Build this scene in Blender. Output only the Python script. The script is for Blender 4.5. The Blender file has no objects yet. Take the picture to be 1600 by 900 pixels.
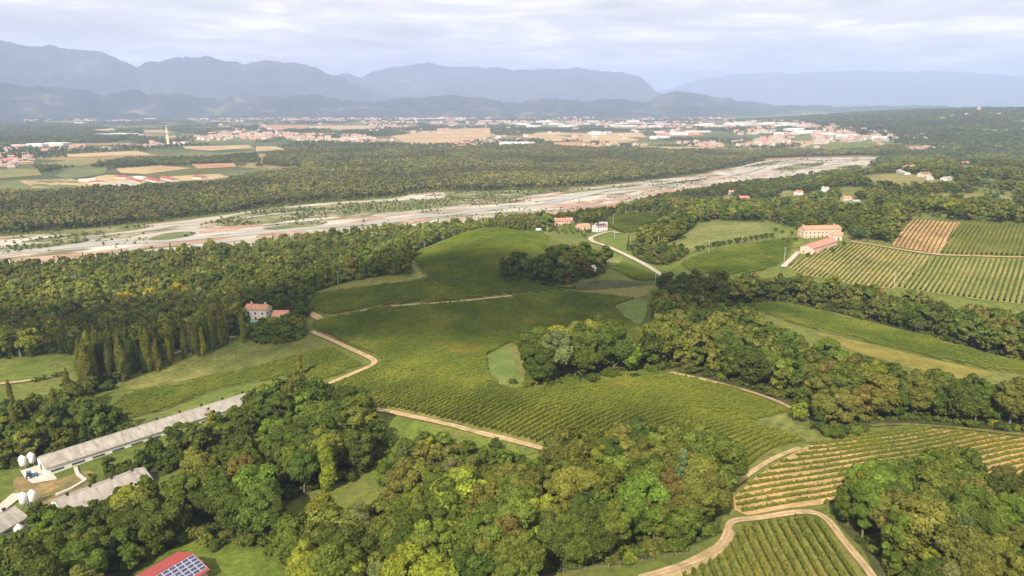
import bpy, bmesh, math, random
import numpy as np
from mathutils import Vector, Matrix
from mathutils.geometry import delaunay_2d_cdt

# ------------------------------------------------------------------ camera, sky, sun, exposure
S = bpy.context.scene
CAMZ, FPX, PITCH = 110.0, 1100.0, math.atan(290 / 1100.0)
cam_d = bpy.data.cameras.new("camera")
cam = bpy.data.objects.new("camera", cam_d)
S.collection.objects.link(cam)
S.camera = cam
cam_d.sensor_width = 36.0
cam_d.lens = 36.0 * FPX / 1600.0
cam_d.clip_start = 1.0
cam_d.clip_end = 120000.0
cam.location = (0, 0, CAMZ)
cam.rotation_euler = (math.pi / 2 - PITCH, 0, 0)

SUN_EL, SUN_AZ = math.radians(42), math.radians(200)      # azimuth clockwise from +Y
world = bpy.data.worlds.new("World")
S.world = world
world.use_nodes = True
wn, wl = world.node_tree.nodes, world.node_tree.links
for n in list(wn): wn.remove(n)
def WN(t, **k):
    n = wn.new(t)
    for a, b in k.items(): setattr(n, a, b)
    return n
def wmath(op, a, b=None, c=None):
    n = WN('ShaderNodeMath', operation=op)
    for i, v in enumerate((a, b, c)):
        if v is None: continue
        if isinstance(v, (int, float)): n.inputs[i].default_value = v
        else: wl.new(v, n.inputs[i])
    return n.outputs[0]
sky = WN('ShaderNodeTexSky', sky_type='NISHITA', sun_disc=False)
sky.sun_elevation = SUN_EL
sky.sun_rotation = SUN_AZ
sky.air_density, sky.dust_density, sky.ozone_density = 1.0, 1.5, 1.0
tc = WN('ShaderNodeTexCoord')
sep = WN('ShaderNodeSeparateXYZ')
wl.new(tc.outputs['Generated'], sep.inputs[0])
# a layer of stratocumulus: the view ray meets a gently curved sheet
zc = wmath('MAXIMUM', sep.outputs[2], 0.0)
den = wmath('ADD', zc, 0.075)
cx = wmath('DIVIDE', sep.outputs[0], den)
cy = wmath('DIVIDE', sep.outputs[1], den)
comb = WN('ShaderNodeCombineXYZ')
wl.new(cx, comb.inputs[0]); wl.new(cy, comb.inputs[1])
def wnoise(scale, detail, rough, off, sx=1.0, sy=1.0):
    m = WN('ShaderNodeMapping'); m.inputs['Location'].default_value = off; m.inputs['Scale'].default_value = (sx, sy, 1)
    wl.new(comb.outputs[0], m.inputs[0])
    t = WN('ShaderNodeTexNoise'); t.inputs['Scale'].default_value = scale
    t.inputs['Detail'].default_value = detail; t.inputs['Roughness'].default_value = rough
    t.inputs['Distortion'].default_value = 0.3
    wl.new(m.outputs[0], t.inputs['Vector'])
    return t.outputs['Fac']
n1 = wnoise(0.78, 9, 0.56, (3.1, 1.7, 0), 1.0, 1.0)
n2 = wnoise(2.6, 7, 0.55, (11.0, 5.0, 2.0))
ramp = WN('ShaderNodeValToRGB')
ramp.color_ramp.elements[0].position = 0.36; ramp.color_ramp.elements[0].color = (2.60, 2.42, 2.30, 1)
ramp.color_ramp.elements[1].position = 0.66; ramp.color_ramp.elements[1].color = (6.3, 5.55, 4.9, 1)
e = ramp.color_ramp.elements.new(0.50); e.color = (3.6, 3.32, 3.1, 1)
wl.new(wmath('ADD', wmath('MULTIPLY', n1, 0.72), wmath('MULTIPLY', n2, 0.28)), ramp.inputs[0])
scl = WN('ShaderNodeVectorMath', operation='SCALE'); scl.inputs['Scale'].default_value = 2.25
wl.new(ramp.outputs[0], scl.inputs[0])
CLOUDGAIN = scl.inputs['Scale']
mixw = WN('ShaderNodeMix', data_type='RGBA')
cov = WN('ShaderNodeMapRange'); cov.inputs['From Min'].default_value = 0.30; cov.inputs['From Max'].default_value = 0.46
cov.inputs['To Min'].default_value = 0.96
wl.new(n1, cov.inputs[0])
wl.new(cov.outputs[0], mixw.inputs['Factor'])
wl.new(sky.outputs[0], mixw.inputs['A']); wl.new(scl.outputs[0], mixw.inputs['B'])
bg = WN('ShaderNodeBackground'); bg.inputs['Strength'].default_value = 0.085
wo = WN('ShaderNodeOutputWorld')
wl.new(mixw.outputs['Result'], bg.inputs[0]); wl.new(bg.outputs[0], wo.inputs['Surface'])

sun_d = bpy.data.lights.new("sun", 'SUN')
sun = bpy.data.objects.new("sun", sun_d)
S.collection.objects.link(sun)
sun_d.energy, sun_d.angle, sun_d.color = 5.0, math.radians(0.8), (1.0, 0.90, 0.75)
SUNDIR = Vector((math.sin(SUN_AZ) * math.cos(SUN_EL), math.cos(SUN_AZ) * math.cos(SUN_EL), math.sin(SUN_EL)))
sun.rotation_euler = SUNDIR.to_track_quat('Z', 'Y').to_euler()
sun.location = (0, -200, 400)

S.view_settings.view_transform = 'Standard'
S.view_settings.look = 'None'
S.view_settings.gamma = 1.0
S.view_settings.use_curve_mapping = False
S.view_settings.exposure = 0.73
S.render.engine = 'CYCLES'
S.cycles.use_denoising = True
S.cycles.use_adaptive_sampling = False
try: S.cycles.denoiser = 'OPENIMAGEDENOISE'
except Exception: pass
S.cycles.max_bounces = 5
S.cycles.diffuse_bounces = 2
S.cycles.transmission_bounces = 3
S.cycles.transparent_max_bounces = 6
S.cycles.volume_bounces = 1

rng = np.random.default_rng(7)
random.seed(7)
COL = S.collection

# ------------------------------------------------------------------ terrain
def raydir(px, py):
    u = (np.asarray(px, float) - 800) / FPX
    v = (450 - np.asarray(py, float)) / FPX
    return u, math.cos(PITCH) + v * math.sin(PITCH), -math.sin(PITCH) + v * math.cos(PITCH)
def plane_hit(px, py, z):
    dx, dy, dz = raydir(px, py)
    t = (CAMZ - z) / np.maximum(-dz, 0.004)
    return dx * t, dy * t
# control points: pixel, pixel, ground height
CP = [(800,1100,0),(800,900,0),(1200,900,0),(1600,900,1),(1900,900,2),(400,900,-3),(0,900,-9),(-300,900,-12),
 (100,840,-11),(300,800,-8),(100,740,-12),(250,700,-12),(400,625,-12),(0,740,-15),(-150,700,-18),
 (600,650,-4),(480,660,-7),(550,780,-3),(1100,830,0),(1400,700,3),(1600,690,6),(1800,690,8),(1300,790,1),(1500,790,3),
 (0,600,-20),(200,600,-18),(60,560,-24),(300,560,-18),(400,545,-14),(520,560,-5),
 (850,600,3),(900,660,3),(700,640,0),(1050,640,4),(1200,690,3),(1100,740,1),
 (620,570,-1),(1054,590,5),(700,520,-1),(850,540,-3),(1000,520,-5),(900,480,-5),(1010,480,-5),(500,500,-7),
 (740,383,12),(800,380,12),(690,395,9),(640,412,5),(560,455,0),(650,440,3),(720,430,6),(850,395,9),(480,480,-9),
 (900,430,0),(960,440,-4),(1020,440,-5),(940,375,-2),(975,395,-3),(1020,425,-5),
 (1200,450,-7),(1330,480,-7),(1300,550,-3),(1250,600,-1),(1300,640,0),(1400,620,0),(1450,555,0),(1220,490,-2),(1600,590,-2),(1600,550,-5),(1500,500,-7),(1600,640,2),
 (1280,375,9),(1250,400,8),(1400,410,5),(1480,380,11),(1600,380,13),(1500,352,15),(1440,350,13),(1600,355,16),(1600,450,2),(1450,440,1),(1340,440,1),
 (1180,365,6),(1120,355,4),(1060,390,-2),(1120,410,0),(1200,395,4),(1040,350,-4),(1000,345,-8),(970,355,-10),(900,352,-14),(860,355,-14),
 (1380,290,12),(1420,275,16),(1470,285,12),(1340,285,4),(1420,320,2),(1520,310,2),(1600,310,4),(1270,330,-8),(1200,320,-16),(1140,315,-22),(1250,300,-18),(1160,300,-28),
 (1510,262,4),(1600,262,6),(1550,245,-4),(1400,245,-24),(1330,265,-24),
 (0,410,-40),(200,402,-40),(400,378,-40),(600,358,-40),(800,338,-40),(1000,310,-40),(1200,280,-40),(1350,256,-40),
 (0,480,-35),(150,500,-32),(200,450,-37),(400,420,-37),(330,480,-28),(450,450,-24),(550,395,-33),(620,380,-30),(600,420,-14),(700,360,-30),(800,350,-27),(540,430,-16),(860,345,-28),
 (0,350,-40),(400,330,-40),(800,310,-40),(1000,285,-40),(0,250,-40),(400,250,-40),(800,250,-40),(1100,250,-40),(1250,235,-40)]
CPD = []          # the same by pixel column, distance, height
for px in (-300, 0, 300, 600, 900, 1100):
    for d in (2200, 3200, 4500, 6500, 9000, 14000): CPD.append((px, d, -40))
for px, k in ((1200, .12), (1290, .55), (1380, .9), (1480, 1.0), (1600, 1.05), (1750, 1.1), (1900, 1.1)):
    for d, z in ((1900, -34), (2400, -30), (3000, -8), (3700, 22), (4500, 50), (5400, 66), (6800, 62), (9000, 20), (14000, -30)):
        CPD.append((px, d, -40 + (z + 40) * k))
cpx, cpy, cpz = [], [], []
for a, b, z in CP:
    x, y = plane_hit(a, b, z); cpx.append(float(x)); cpy.append(float(y)); cpz.append(z)
for a, d, z in CPD:
    az = math.atan((a - 800) / FPX); cpx.append(d * math.sin(az)); cpy.append(d * math.cos(az)); cpz.append(z)
cpx, cpy, cpz = map(np.array, (cpx, cpy, cpz))
cpa, cpl = np.arctan2(cpx, cpy), np.log(np.hypot(cpx, cpy))
SA, SL = 0.060, 0.085
def HT(x, y):
    x = np.asarray(x, float); y = np.asarray(y, float)
    shp = x.shape
    x = x.ravel(); y = y.ravel()
    out = np.empty(x.shape)
    for i in range(0, len(x), 20000):
        a = np.arctan2(x[i:i+20000], y[i:i+20000])[:, None]
        l = np.log(np.hypot(x[i:i+20000], y[i:i+20000]) + 1.0)[:, None]
        q = ((a - cpa) / SA) ** 2 + ((l - cpl) / SL) ** 2
        w = 1.0 / (1.0 + 0.35 * q) ** 3 * 0.02 + np.exp(-0.5 * q)
        z0 = np.where(l[:, 0] > 6.6, -40.0, -8.0)
        w0 = 1e-4
        out[i:i+20000] = ((w * cpz).sum(1) + w0 * z0) / (w.sum(1) + w0)
    return out.reshape(shp)
def P(px, py, off=0.0):
    """ground point seen at a pixel of the photograph"""
    px = np.atleast_1d(np.asarray(px, float)); py = np.atleast_1d(np.asarray(py, float))
    z = np.full(px.shape, -15.0)
    for _ in range(22):
        x, y = plane_hit(px, py, z)
        z = z * 0.4 + 0.6 * HT(x, y)
    x, y = plane_hit(px, py, z)
    return np.stack([x, y, HT(x, y) + off], -1)
def P1(px, py): return Vector(P(px, py)[0])
def poly_w(pts):
    a = np.array(pts, float)
    return P(a[:, 0], a[:, 1])[:, :2]
def densify(pts, step=6.0, closed=True):
    out = []
    n = len(pts)
    for i in range(n if closed else n - 1):
        a, b = np.array(pts[i], float), np.array(pts[(i + 1) % n], float)
        k = max(1, int(np.hypot(*(b - a)) / step))
        for j in range(k): out.append(tuple(a + (b - a) * j / k))
    if not closed: out.append(tuple(pts[-1]))
    return out
def smooth_closed(pts, it=2):
    p = np.array(pts, float)
    for _ in range(it):
        q = np.roll(p, -1, 0)
        p = np.stack([0.75 * p + 0.25 * q, 0.25 * p + 0.75 * q], 1).reshape(-1, 2)
    return [tuple(v) for v in p]
def smooth_open(pts, it=2):
    p = np.array(pts, float)
    for _ in range(it):
        a, b = p[:-1], p[1:]
        m = np.stack([0.75 * a + 0.25 * b, 0.25 * a + 0.75 * b], 1).reshape(-1, 2)
        p = np.vstack([p[:1], m, p[-1:]])
    return [tuple(v) for v in p]
def inside(x, y, poly):
    x = np.asarray(x); y = np.asarray(y)
    r = np.zeros(x.shape, bool)
    j = len(poly) - 1
    for i in range(len(poly)):
        xi, yi = poly[i]; xj, yj = poly[j]
        if yi != yj:
            c = ((yi > y) != (yj > y)) & (x < (xj - xi) * (y - yi) / (yj - yi) + xi)
            r ^= c
        j = i
    return r
def seg_dist(x, y, line):
    d = np.full(np.shape(x), 1e9)
    for (ax, ay), (bx, by) in zip(line[:-1], line[1:]):
        vx, vy = bx - ax, by - ay
        t = np.clip(((x - ax) * vx + (y - ay) * vy) / (vx * vx + vy * vy + 1e-9), 0, 1)
        d = np.minimum(d, np.hypot(x - ax - t * vx, y - ay - t * vy))
    return d
def project(x, y, z):
    x = np.asarray(x, float); y = np.asarray(y, float); z = np.asarray(z, float) - CAMZ
    dep = y * math.cos(PITCH) - z * math.sin(PITCH)
    up = y * math.sin(PITCH) + z * math.cos(PITCH)
    dd = np.where(dep > 1, dep, 1)
    return 800 + FPX * x / dd, 450 - FPX * up / dd, dep
def vnoise(x, y, s, seed=0):
    """cheap smooth value noise 0..1"""
    r = np.random.default_rng(seed).random((64, 64))
    u, v = np.asarray(x) / s, np.asarray(y) / s
    i, j = np.floor(u).astype(int), np.floor(v).astype(int)
    fu, fv = u - i, v - j
    fu, fv = fu * fu * (3 - 2 * fu), fv * fv * (3 - 2 * fv)
    g = lambda a, b: r[a % 64, b % 64]
    return (g(i, j) * (1 - fu) + g(i + 1, j) * fu) * (1 - fv) + (g(i, j + 1) * (1 - fu) + g(i + 1, j + 1) * fu) * fv

# ------------------------------------------------------------------ object helpers
def props(o, label=None, cat=None, group=None, kind=None):
    if label: o['label'] = label
    if cat: o['category'] = cat
    if group: o['group'] = group
    if kind: o['kind'] = kind
    return o
def link(o, parent=None):
    COL.objects.link(o)
    if parent is not None: o.parent = parent
    return o
def empty(name, loc, rz=0.0, **k):
    o = bpy.data.objects.new(name, None)
    o.empty_display_size = 0.5
    link(o); o.location = loc; o.rotation_euler = (0, 0, rz)
    return props(o, **k)
def np_mesh(name, verts, faces, mats=(), midx=None, smooth=False):
    """faces: (n,k) int array (k = 3 or 4) or list of such arrays"""
    me = bpy.data.meshes.new(name)
    if isinstance(faces, np.ndarray): faces = [faces]
    faces = [np.asarray(f, int) for f in faces if len(f)]
    v = np.asarray(verts, np.float32)
    me.vertices.add(len(v)); me.vertices.foreach_set('co', v.ravel())
    tot = np.concatenate([np.full(len(f), f.shape[1]) for f in faces])
    idx = np.concatenate([f.ravel() for f in faces])
    me.loops.add(len(idx)); me.loops.foreach_set('vertex_index', idx)
    me.polygons.add(len(tot))
    st = np.concatenate([[0], np.cumsum(tot)[:-1]])
    me.polygons.foreach_set('loop_start', st)
    me.polygons.foreach_set('loop_total', tot)
    if midx is not None: me.polygons.foreach_set('material_index', np.asarray(midx, int))
    me.polygons.foreach_set('use_smooth', np.full(len(tot), smooth))
    for m in mats: me.materials.append(m)
    me.update(calc_edges=True)
    return me
def mobj(name, me, parent=None, loc=None, **k):
    o = bpy.data.objects.new(name, me)
    link(o, parent)
    if loc is not None: o.location = loc
    return props(o, **k)
class MB:
    """collects boxes, tubes and free faces into one mesh"""
    def __init__(s): s.v = []; s.f = []; s.m = []
    def add(s, vs, fs, mi=0):
        b = len(s.v); s.v += [tuple(v) for v in vs]
        for f in fs: s.f.append(tuple(i + b for i in f)); s.m.append(mi)
        return s
    def box(s, c, d, mi=0, rz=0.0):
        x, y, z = (q / 2 for q in d)
        cs, sn = math.cos(rz), math.sin(rz)
        vs = []
        for dz in (-z, z):
            for dx, dy in ((-x, -y), (x, -y), (x, y), (-x, y)):
                vs.append((c[0] + dx * cs - dy * sn, c[1] + dx * sn + dy * cs, c[2] + dz))
        return s.add(vs, [(0,3,2,1),(4,5,6,7),(0,1,5,4),(1,2,6,5),(2,3,7,6),(3,0,4,7)], mi)
    def tube(s, a, b, r0, r1, n=8, mi=0, cap=True):
        a, b = Vector(a), Vector(b)
        d = (b - a).normalized()
        u = d.orthogonal().normalized(); w = d.cross(u)
        vs = []
        for c, r in ((a, r0), (b, r1)):
            for i in range(n):
                t = 2 * math.pi * i / n
                vs.append(c + u * (r * math.cos(t)) + w * (r * math.sin(t)))
        fs = [(i, (i + 1) % n, n + (i + 1) % n, n + i) for i in range(n)]
        if cap: fs += [tuple(range(n - 1, -1, -1)), tuple(range(n, 2 * n))]
        return s.add(vs, fs, mi)
    def lathe(s, prof, c=(0, 0, 0), n=16, mi=0):
        vs = []
        for r, z in prof:
            for i in range(n):
                t = 2 * math.pi * i / n
                vs.append((c[0] + r * math.cos(t), c[1] + r * math.sin(t), c[2] + z))
        fs = []
        for k in range(len(prof) - 1):
            for i in range(n):
                j = (i + 1) % n
                fs.append((k * n + i, k * n + j, (k + 1) * n + j, (k + 1) * n + i))
        fs += [tuple(range(n - 1, -1, -1)), tuple(range((len(prof) - 1) * n, len(prof) * n))]
        return s.add(vs, fs, mi)
    def mesh(s, name, mats, smooth=False):
        me = bpy.data.meshes.new(name)
        me.from_pydata(s.v, [], s.f)
        for m in mats: me.materials.append(m)
        me.polygons.foreach_set('material_index', s.m)
        me.polygons.foreach_set('use_smooth', [smooth] * len(s.f))
        me.update()
        return me
    def obj(s, name, mats, parent=None, smooth=False, **k):
        if not isinstance(mats, (list, tuple)): mats = [mats]
        return mobj(name, s.mesh(name, mats, smooth), parent, **k)

# ------------------------------------------------------------------ materials
def new_mat(name):
    m = bpy.data.materials.new(name); m.use_nodes = True
    nt = m.node_tree
    for n in list(nt.nodes): nt.nodes.remove(n)
    return m, nt
def N(nt, t, inp=None, **k):
    n = nt.nodes.new(t)
    for a, b in k.items(): setattr(n, a, b)
    for a, b in (inp or {}).items():
        if isinstance(b, bpy.types.NodeSocket): nt.links.new(b, n.inputs[a])
        else: n.inputs[a].default_value = b
    return n
def noise_col(nt, cols, scale, detail=5, rough=0.6, coord=None, lo=0.3, hi=0.7, stretch=None, rot=0.0, dist=0.0):
    if coord is None: coord = N(nt, 'ShaderNodeNewGeometry').outputs['Position']
    if stretch or rot:
        coord = N(nt, 'ShaderNodeMapping', {'Vector': coord, 'Rotation': (0, 0, rot)}).outputs[0]
        if stretch: coord = N(nt, 'ShaderNodeMapping', {'Vector': coord, 'Scale': stretch}).outputs[0]
    t = N(nt, 'ShaderNodeTexNoise', {'Vector': coord, 'Scale': scale, 'Detail': detail, 'Roughness': rough, 'Distortion': dist})
    r = N(nt, 'ShaderNodeValToRGB', {'Fac': t.outputs['Fac']})
    r.color_ramp.elements[0].position = lo; r.color_ramp.elements[-1].position = hi
    n = len(cols)
    r.color_ramp.elements[0].color = (*cols[0], 1); r.color_ramp.elements[-1].color = (*cols[-1], 1)
    for i in range(1, n - 1):
        e = r.color_ramp.elements.new(lo + (hi - lo) * i / (n - 1)); e.color = (*cols[i], 1)
    return r.outputs[0], t.outputs['Fac']
def mixc(nt, a, b, f, mode='MIX'):
    m = N(nt, 'ShaderNodeMix', data_type='RGBA', blend_type=mode)
    for s, v in (('A', a), ('B', b), ('Factor', f)):
        if isinstance(v, bpy.types.NodeSocket): nt.links.new(v, m.inputs[s])
        elif s == 'Factor': m.inputs[s].default_value = v
        else: m.inputs[s].default_value = (*v, 1)
    return m.outputs['Result']
def finish(nt, col, rough=0.9, spec=0.2, metal=0.0, bump=None, bump_d=0.1):
    p = N(nt, 'ShaderNodeBsdfPrincipled', {'Roughness': rough, 'Metallic': metal, 'Specular IOR Level': spec})
    if isinstance(col, bpy.types.NodeSocket): nt.links.new(col, p.inputs['Base Color'])
    else: p.inputs['Base Color'].default_value = (*col, 1)
    if bump is not None:
        b = N(nt, 'ShaderNodeBump', {'Height': bump, 'Distance': bump_d, 'Strength': 0.8})
        nt.links.new(b.outputs[0], p.inputs['Normal'])
    o = N(nt, 'ShaderNodeOutputMaterial', {'Surface': p.outputs[0]})
    return p
def mat_noise(name, cols, scale, rough=0.92, scale2=None, amt=0.25, bands=None, **k):
    """two scales of mottling between real surface colours"""
    m, nt = new_mat(name)
    c, f = noise_col(nt, cols, scale, **k)
    if scale2:
        c2, f2 = noise_col(nt, [tuple(min(1, x) for x in (1 - amt,) * 3), (1 + amt,) * 3], scale2, detail=4)
        c = mixc(nt, c, c2, 1.0, 'MULTIPLY')
        c3, f3 = noise_col(nt, [(1 - amt * .8,) * 3, (1 + amt * .8, 1 + amt * .7, 1 + amt * .3)], scale2 * .22, detail=5)
        c = mixc(nt, c, c3, 1.0, 'MULTIPLY')
        if bands:
            w = N(nt, 'ShaderNodeTexWave', {'Vector': N(nt, 'ShaderNodeMapping', {'Vector': N(nt, 'ShaderNodeNewGeometry').outputs['Position'], 'Rotation': (0, 0, bands[1])}).outputs[0], 'Scale': bands[0], 'Distortion': 2.5, 'Detail': 3, 'Detail Scale': .6})
            wr = N(nt, 'ShaderNodeMapRange', {'Value': w.outputs['Fac'], 'To Min': .84, 'To Max': 1.12})
            c = mixc(nt, c, wr.outputs[0], 1.0, 'MULTIPLY')
    finish(nt, c, rough)
    return m
def mat_plain(name, col, rough=0.8, var=0.12, scale=0.8, metal=0.0, spec=0.3):
    m, nt = new_mat(name)
    c, f = noise_col(nt, [tuple(x * (1 - var) for x in col), tuple(min(1, x * (1 + var)) for x in col)], scale,
                     coord=N(nt, 'ShaderNodeTexCoord').outputs['Object'])
    finish(nt, c, rough, spec, metal)
    return m
# ------------------------------------------------------------------ surfaces
GREEN_A, GREEN_B, GREEN_C = (0.060, 0.105, 0.022), (0.105, 0.150, 0.035), (0.16, 0.17, 0.06)
m_ground, nt = new_mat('ground')
c1, _ = noise_col(nt, [(0.070, 0.100, 0.020), (0.110, 0.135, 0.030), (0.16, 0.155, 0.05)], 0.02, detail=8)
geo = N(nt, 'ShaderNodeNewGeometry').outputs['Position']
# patchwork of small fields on the plain beyond the river
vmap = N(nt, 'ShaderNodeMapping', {'Vector': geo, 'Rotation': (0, 0, 0.35)}).outputs[0]
vmap = N(nt, 'ShaderNodeMapping', {'Vector': vmap, 'Scale': (1 / 330.0, 1 / 140.0, 0)}).outputs[0]
vor = N(nt, 'ShaderNodeTexVoronoi', {'Vector': vmap, 'Scale': 1.0, 'Randomness': 0.8}, feature='F1')
sv = N(nt, 'ShaderNodeSeparateColor', {'Color': vor.outputs['Color']})
vr = N(nt, 'ShaderNodeValToRGB', {'Fac': sv.outputs[0]}); vr.color_ramp.interpolation = 'CONSTANT'
for i, (p_, c_) in enumerate([(0, (0.085, 0.100, 0.030)), (0.28, (0.26, 0.19, 0.10)), (0.42, (0.13, 0.135, 0.045)), (0.6, (0.055, 0.075, 0.025)), (0.78, (0.22, 0.17, 0.08)), (0.9, (0.11, 0.12, 0.04))]):
    e = vr.color_ramp.elements[i] if i < 2 else vr.color_ramp.elements.new(p_)
    e.position = p_; e.color = (*c_, 1)
nse, nf = noise_col(nt, [(0.8,) * 3, (1.2,) * 3], 0.01, detail=6)
fields_c = mixc(nt, vr.outputs[0], nse, 1.0, 'MULTIPLY')
sy_ = N(nt, 'ShaderNodeSeparateXYZ', {'Vector': geo})
far = N(nt, 'ShaderNodeMapRange', {'Value': sy_.outputs[1], 'From Min': 1150.0, 'From Max': 1300.0}).outputs[0]
hz = N(nt, 'ShaderNodeMapRange', {'Value': sy_.outputs[2], 'From Min': -37.0, 'From Max': -30.0, 'To Min': 1.0, 'To Max': 0.0}).outputs[0]
ff = N(nt, 'ShaderNodeMath', {0: far, 1: hz}, operation='MULTIPLY').outputs[0]
col = mixc(nt, c1, fields_c, ff)
cgx, _ = noise_col(nt, [(.68,) * 3, (1.32, 1.28, 1.1)], 0.35, detail=7)
col = mixc(nt, col, cgx, 1.0, 'MULTIPLY')
finish(nt, col, 0.95, 0.1)

def make_ground():
    az = np.concatenate([np.radians(np.arange(-180, -52, 4.0)), np.radians(np.arange(-52, 52, 0.22)), np.radians(np.arange(52, 180, 4.0))])
    rr = np.concatenate([[6.0, 14.0, 22.0], np.exp(np.arange(math.log(30), math.log(34000), 0.0145))])
    A, R = np.meshgrid(az, rr)
    X, Y = R * np.sin(A), R * np.cos(A)
    Z = HT(X, Y)
    na, nr = len(az), len(rr)
    v = np.stack([X.ravel(), Y.ravel(), Z.ravel()], -1)
    v = np.vstack([v, [[0, 0, float(HT(np.array([0.1]), np.array([6.0]))[0])]]])
    i, j = np.meshgrid(np.arange(nr - 1), np.arange(na), indexing='ij')
    j2 = (j + 1) % na
    q = np.stack([i * na + j, i * na + j2, (i + 1) * na + j2, (i + 1) * na + j], -1).reshape(-1, 4)[:, ::-1]
    t = np.stack([np.arange(na), np.full(na, na * nr), (np.arange(na) + 1) % na], -1)
    me = np_mesh('ground', v, [q, t], [m_ground], smooth=True)
    mobj('ground', me, kind='structure', label='rolling green ground and the wide farmed plain')
make_ground()

OPEN = []          # world polygons where no scattered tree may stand
def sheet(name, pts, mat, off=0.12, smooth=1, keep_open=True, label=None, step=7.0, name_kind='structure'):
    pts = [tuple(p) for p in pts]
    if smooth: pts = smooth_closed(pts, smooth)
    pts = densify(pts, step)
    a = np.array(pts)
    w = P(a[:, 0], a[:, 1])
    x0, x1, y0, y1 = a[:, 0].min(), a[:, 0].max(), a[:, 1].min(), a[:, 1].max()
    gx, gy = np.meshgrid(np.arange(x0, x1, step * 1.3), np.arange(y0, y1, max(1.2, step * 0.45)))
    gx, gy = gx.ravel() + rng.uniform(-.3, .3, gx.size), gy.ravel()
    ins = inside(gx, gy, pts)
    closed = pts + [pts[0]]
    ins &= seg_dist(gx, gy, closed) > 1.0
    gw = P(gx[ins], gy[ins]) if ins.any() else np.zeros((0, 3))
    allp = [Vector((p[0], p[1])) for p in w[:, :2]] + [Vector((p[0], p[1])) for p in gw[:, :2]]
    n = len(w)
    vs, _, fs, *_ = delaunay_2d_cdt(allp, [(i, (i + 1) % n) for i in range(n)], [], 1, 1e-4)
    v = np.array([(q.x, q.y) for q in vs])
    d = np.hypot(v[:, 0], v[:, 1])
    z = HT(v[:, 0], v[:, 1]) + off * (1 + d / 500.0)
    f = np.array([list(t) for t in fs if len(t) == 3])
    V3 = np.column_stack([v, z])
    nz = np.cross(V3[f[:, 1]] - V3[f[:, 0]], V3[f[:, 2]] - V3[f[:, 0]])[:, 2]
    f[nz < 0] = f[nz < 0][:, ::-1]
    me = np_mesh(name, V3, f, [mat], smooth=True)
    o = mobj(name, me, kind=name_kind, label=label)
    if keep_open: OPEN.append(w[:, :2])
    return o
ROADS = []
def road(name, pts, width, mat, off=0.3, it=3, label=None, buf=None, wv=None):
    pts = smooth_open(pts, it)
    a = np.array(densify(pts, 4.0, closed=False))
    w = P(a[:, 0], a[:, 1])[:, :2]
    # resample evenly in the world
    s = np.concatenate([[0], np.cumsum(np.hypot(*np.diff(w, axis=0).T))])
    k = max(3, int(s[-1] / 2.0))
    t = np.linspace(0, s[-1], k)
    c = np.stack([np.interp(t, s, w[:, 0]), np.interp(t, s, w[:, 1])], -1)
    for _ in range(3): c[1:-1] = (c[:-2] + c[1:-1] * 2 + c[2:]) / 4
    d = np.gradient(c, axis=0); d /= np.linalg.norm(d, axis=1)[:, None] + 1e-9
    nrm = np.stack([-d[:, 1], d[:, 0]], -1)
    rows = []
    wob = 1 + 0.10 * (vnoise(t, t * 0, 6.0, 5) - 0.5)
    if wv: wob = 0.35 + 1.3 * vnoise(t, t * 0 + width, wv, 6) + .3 * (vnoise(t, t * 0, wv * .2, 7) - .5)
    for o_ in (-0.5, -0.13, 0.13, 0.5): rows.append(c + nrm * (o_ * width * wob)[:, None])
    V = np.concatenate(rows)
    dd = np.hypot(V[:, 0], V[:, 1])
    Z = HT(V[:, 0], V[:, 1]) + off * (1 + dd / 500.0)
    f = []
    for r in range(3):
        i = np.arange(k - 1)
        f.append(np.stack([r * k + i, r * k + i + 1, (r + 1) * k + i + 1, (r + 1) * k + i], -1))
    rut = mat is m_track
    me = np_mesh(name, np.column_stack([V, Z]), np.concatenate(f)[:, ::-1], [mat, m_drytrack] if rut else [mat], np.repeat([0, 1, 0], k - 1) if rut else None, smooth=True)
    if me.polygons[0].normal.z < 0: me.flip_normals()
    ROADS.append((c[::3], (buf if buf is not None else width * 0.5 + 2.0)))
    return mobj(name, me, kind='structure', label=label)

m_meadow = mat_noise('meadow', [(0.080, 0.105, 0.020), (0.115, 0.130, 0.028), (0.165, 0.155, 0.045)], 0.05, scale2=0.6, amt=.38, bands=(.10, 1.15))
m_meadow2 = mat_noise('pale_meadow', [(0.095, 0.125, 0.026), (0.135, 0.155, 0.038), (0.19, 0.185, 0.065)], 0.03, scale2=0.5, amt=.34, bands=(.07, .6))
m_lush = mat_noise('lush_grass', [(0.075, 0.115, 0.014), (0.105, 0.140, 0.020), (0.15, 0.155, 0.034)], 0.06, scale2=0.8, amt=.36)
m_drygrass = mat_noise('dry_meadow', [(0.115, 0.13, 0.03), (0.17, 0.16, 0.048), (0.23, 0.19, 0.075)], 0.04, scale2=0.5, amt=.34)
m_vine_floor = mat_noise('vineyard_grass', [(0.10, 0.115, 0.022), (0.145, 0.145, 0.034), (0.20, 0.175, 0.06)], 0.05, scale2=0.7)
m_vine_dark = mat_noise('dark_vineyard_grass', [(0.070, 0.100, 0.022), (0.10, 0.125, 0.03), (0.13, 0.135, 0.045)], 0.03, scale2=0.7)  # darker green than the other vineyard grass
m_vine_soil = mat_noise('vineyard_soil', [(0.12, 0.13, 0.03), (0.22, 0.18, 0.065), (0.34, 0.235, 0.115), (0.42, 0.275, 0.145)], 0.035, scale2=0.9, lo=0.30, hi=0.60)
m_orange = mat_noise('orange_soil', [(0.28, 0.17, 0.09), (0.36, 0.22, 0.12), (0.42, 0.28, 0.16)], 0.03, scale2=0.8, amt=.36)
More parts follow.
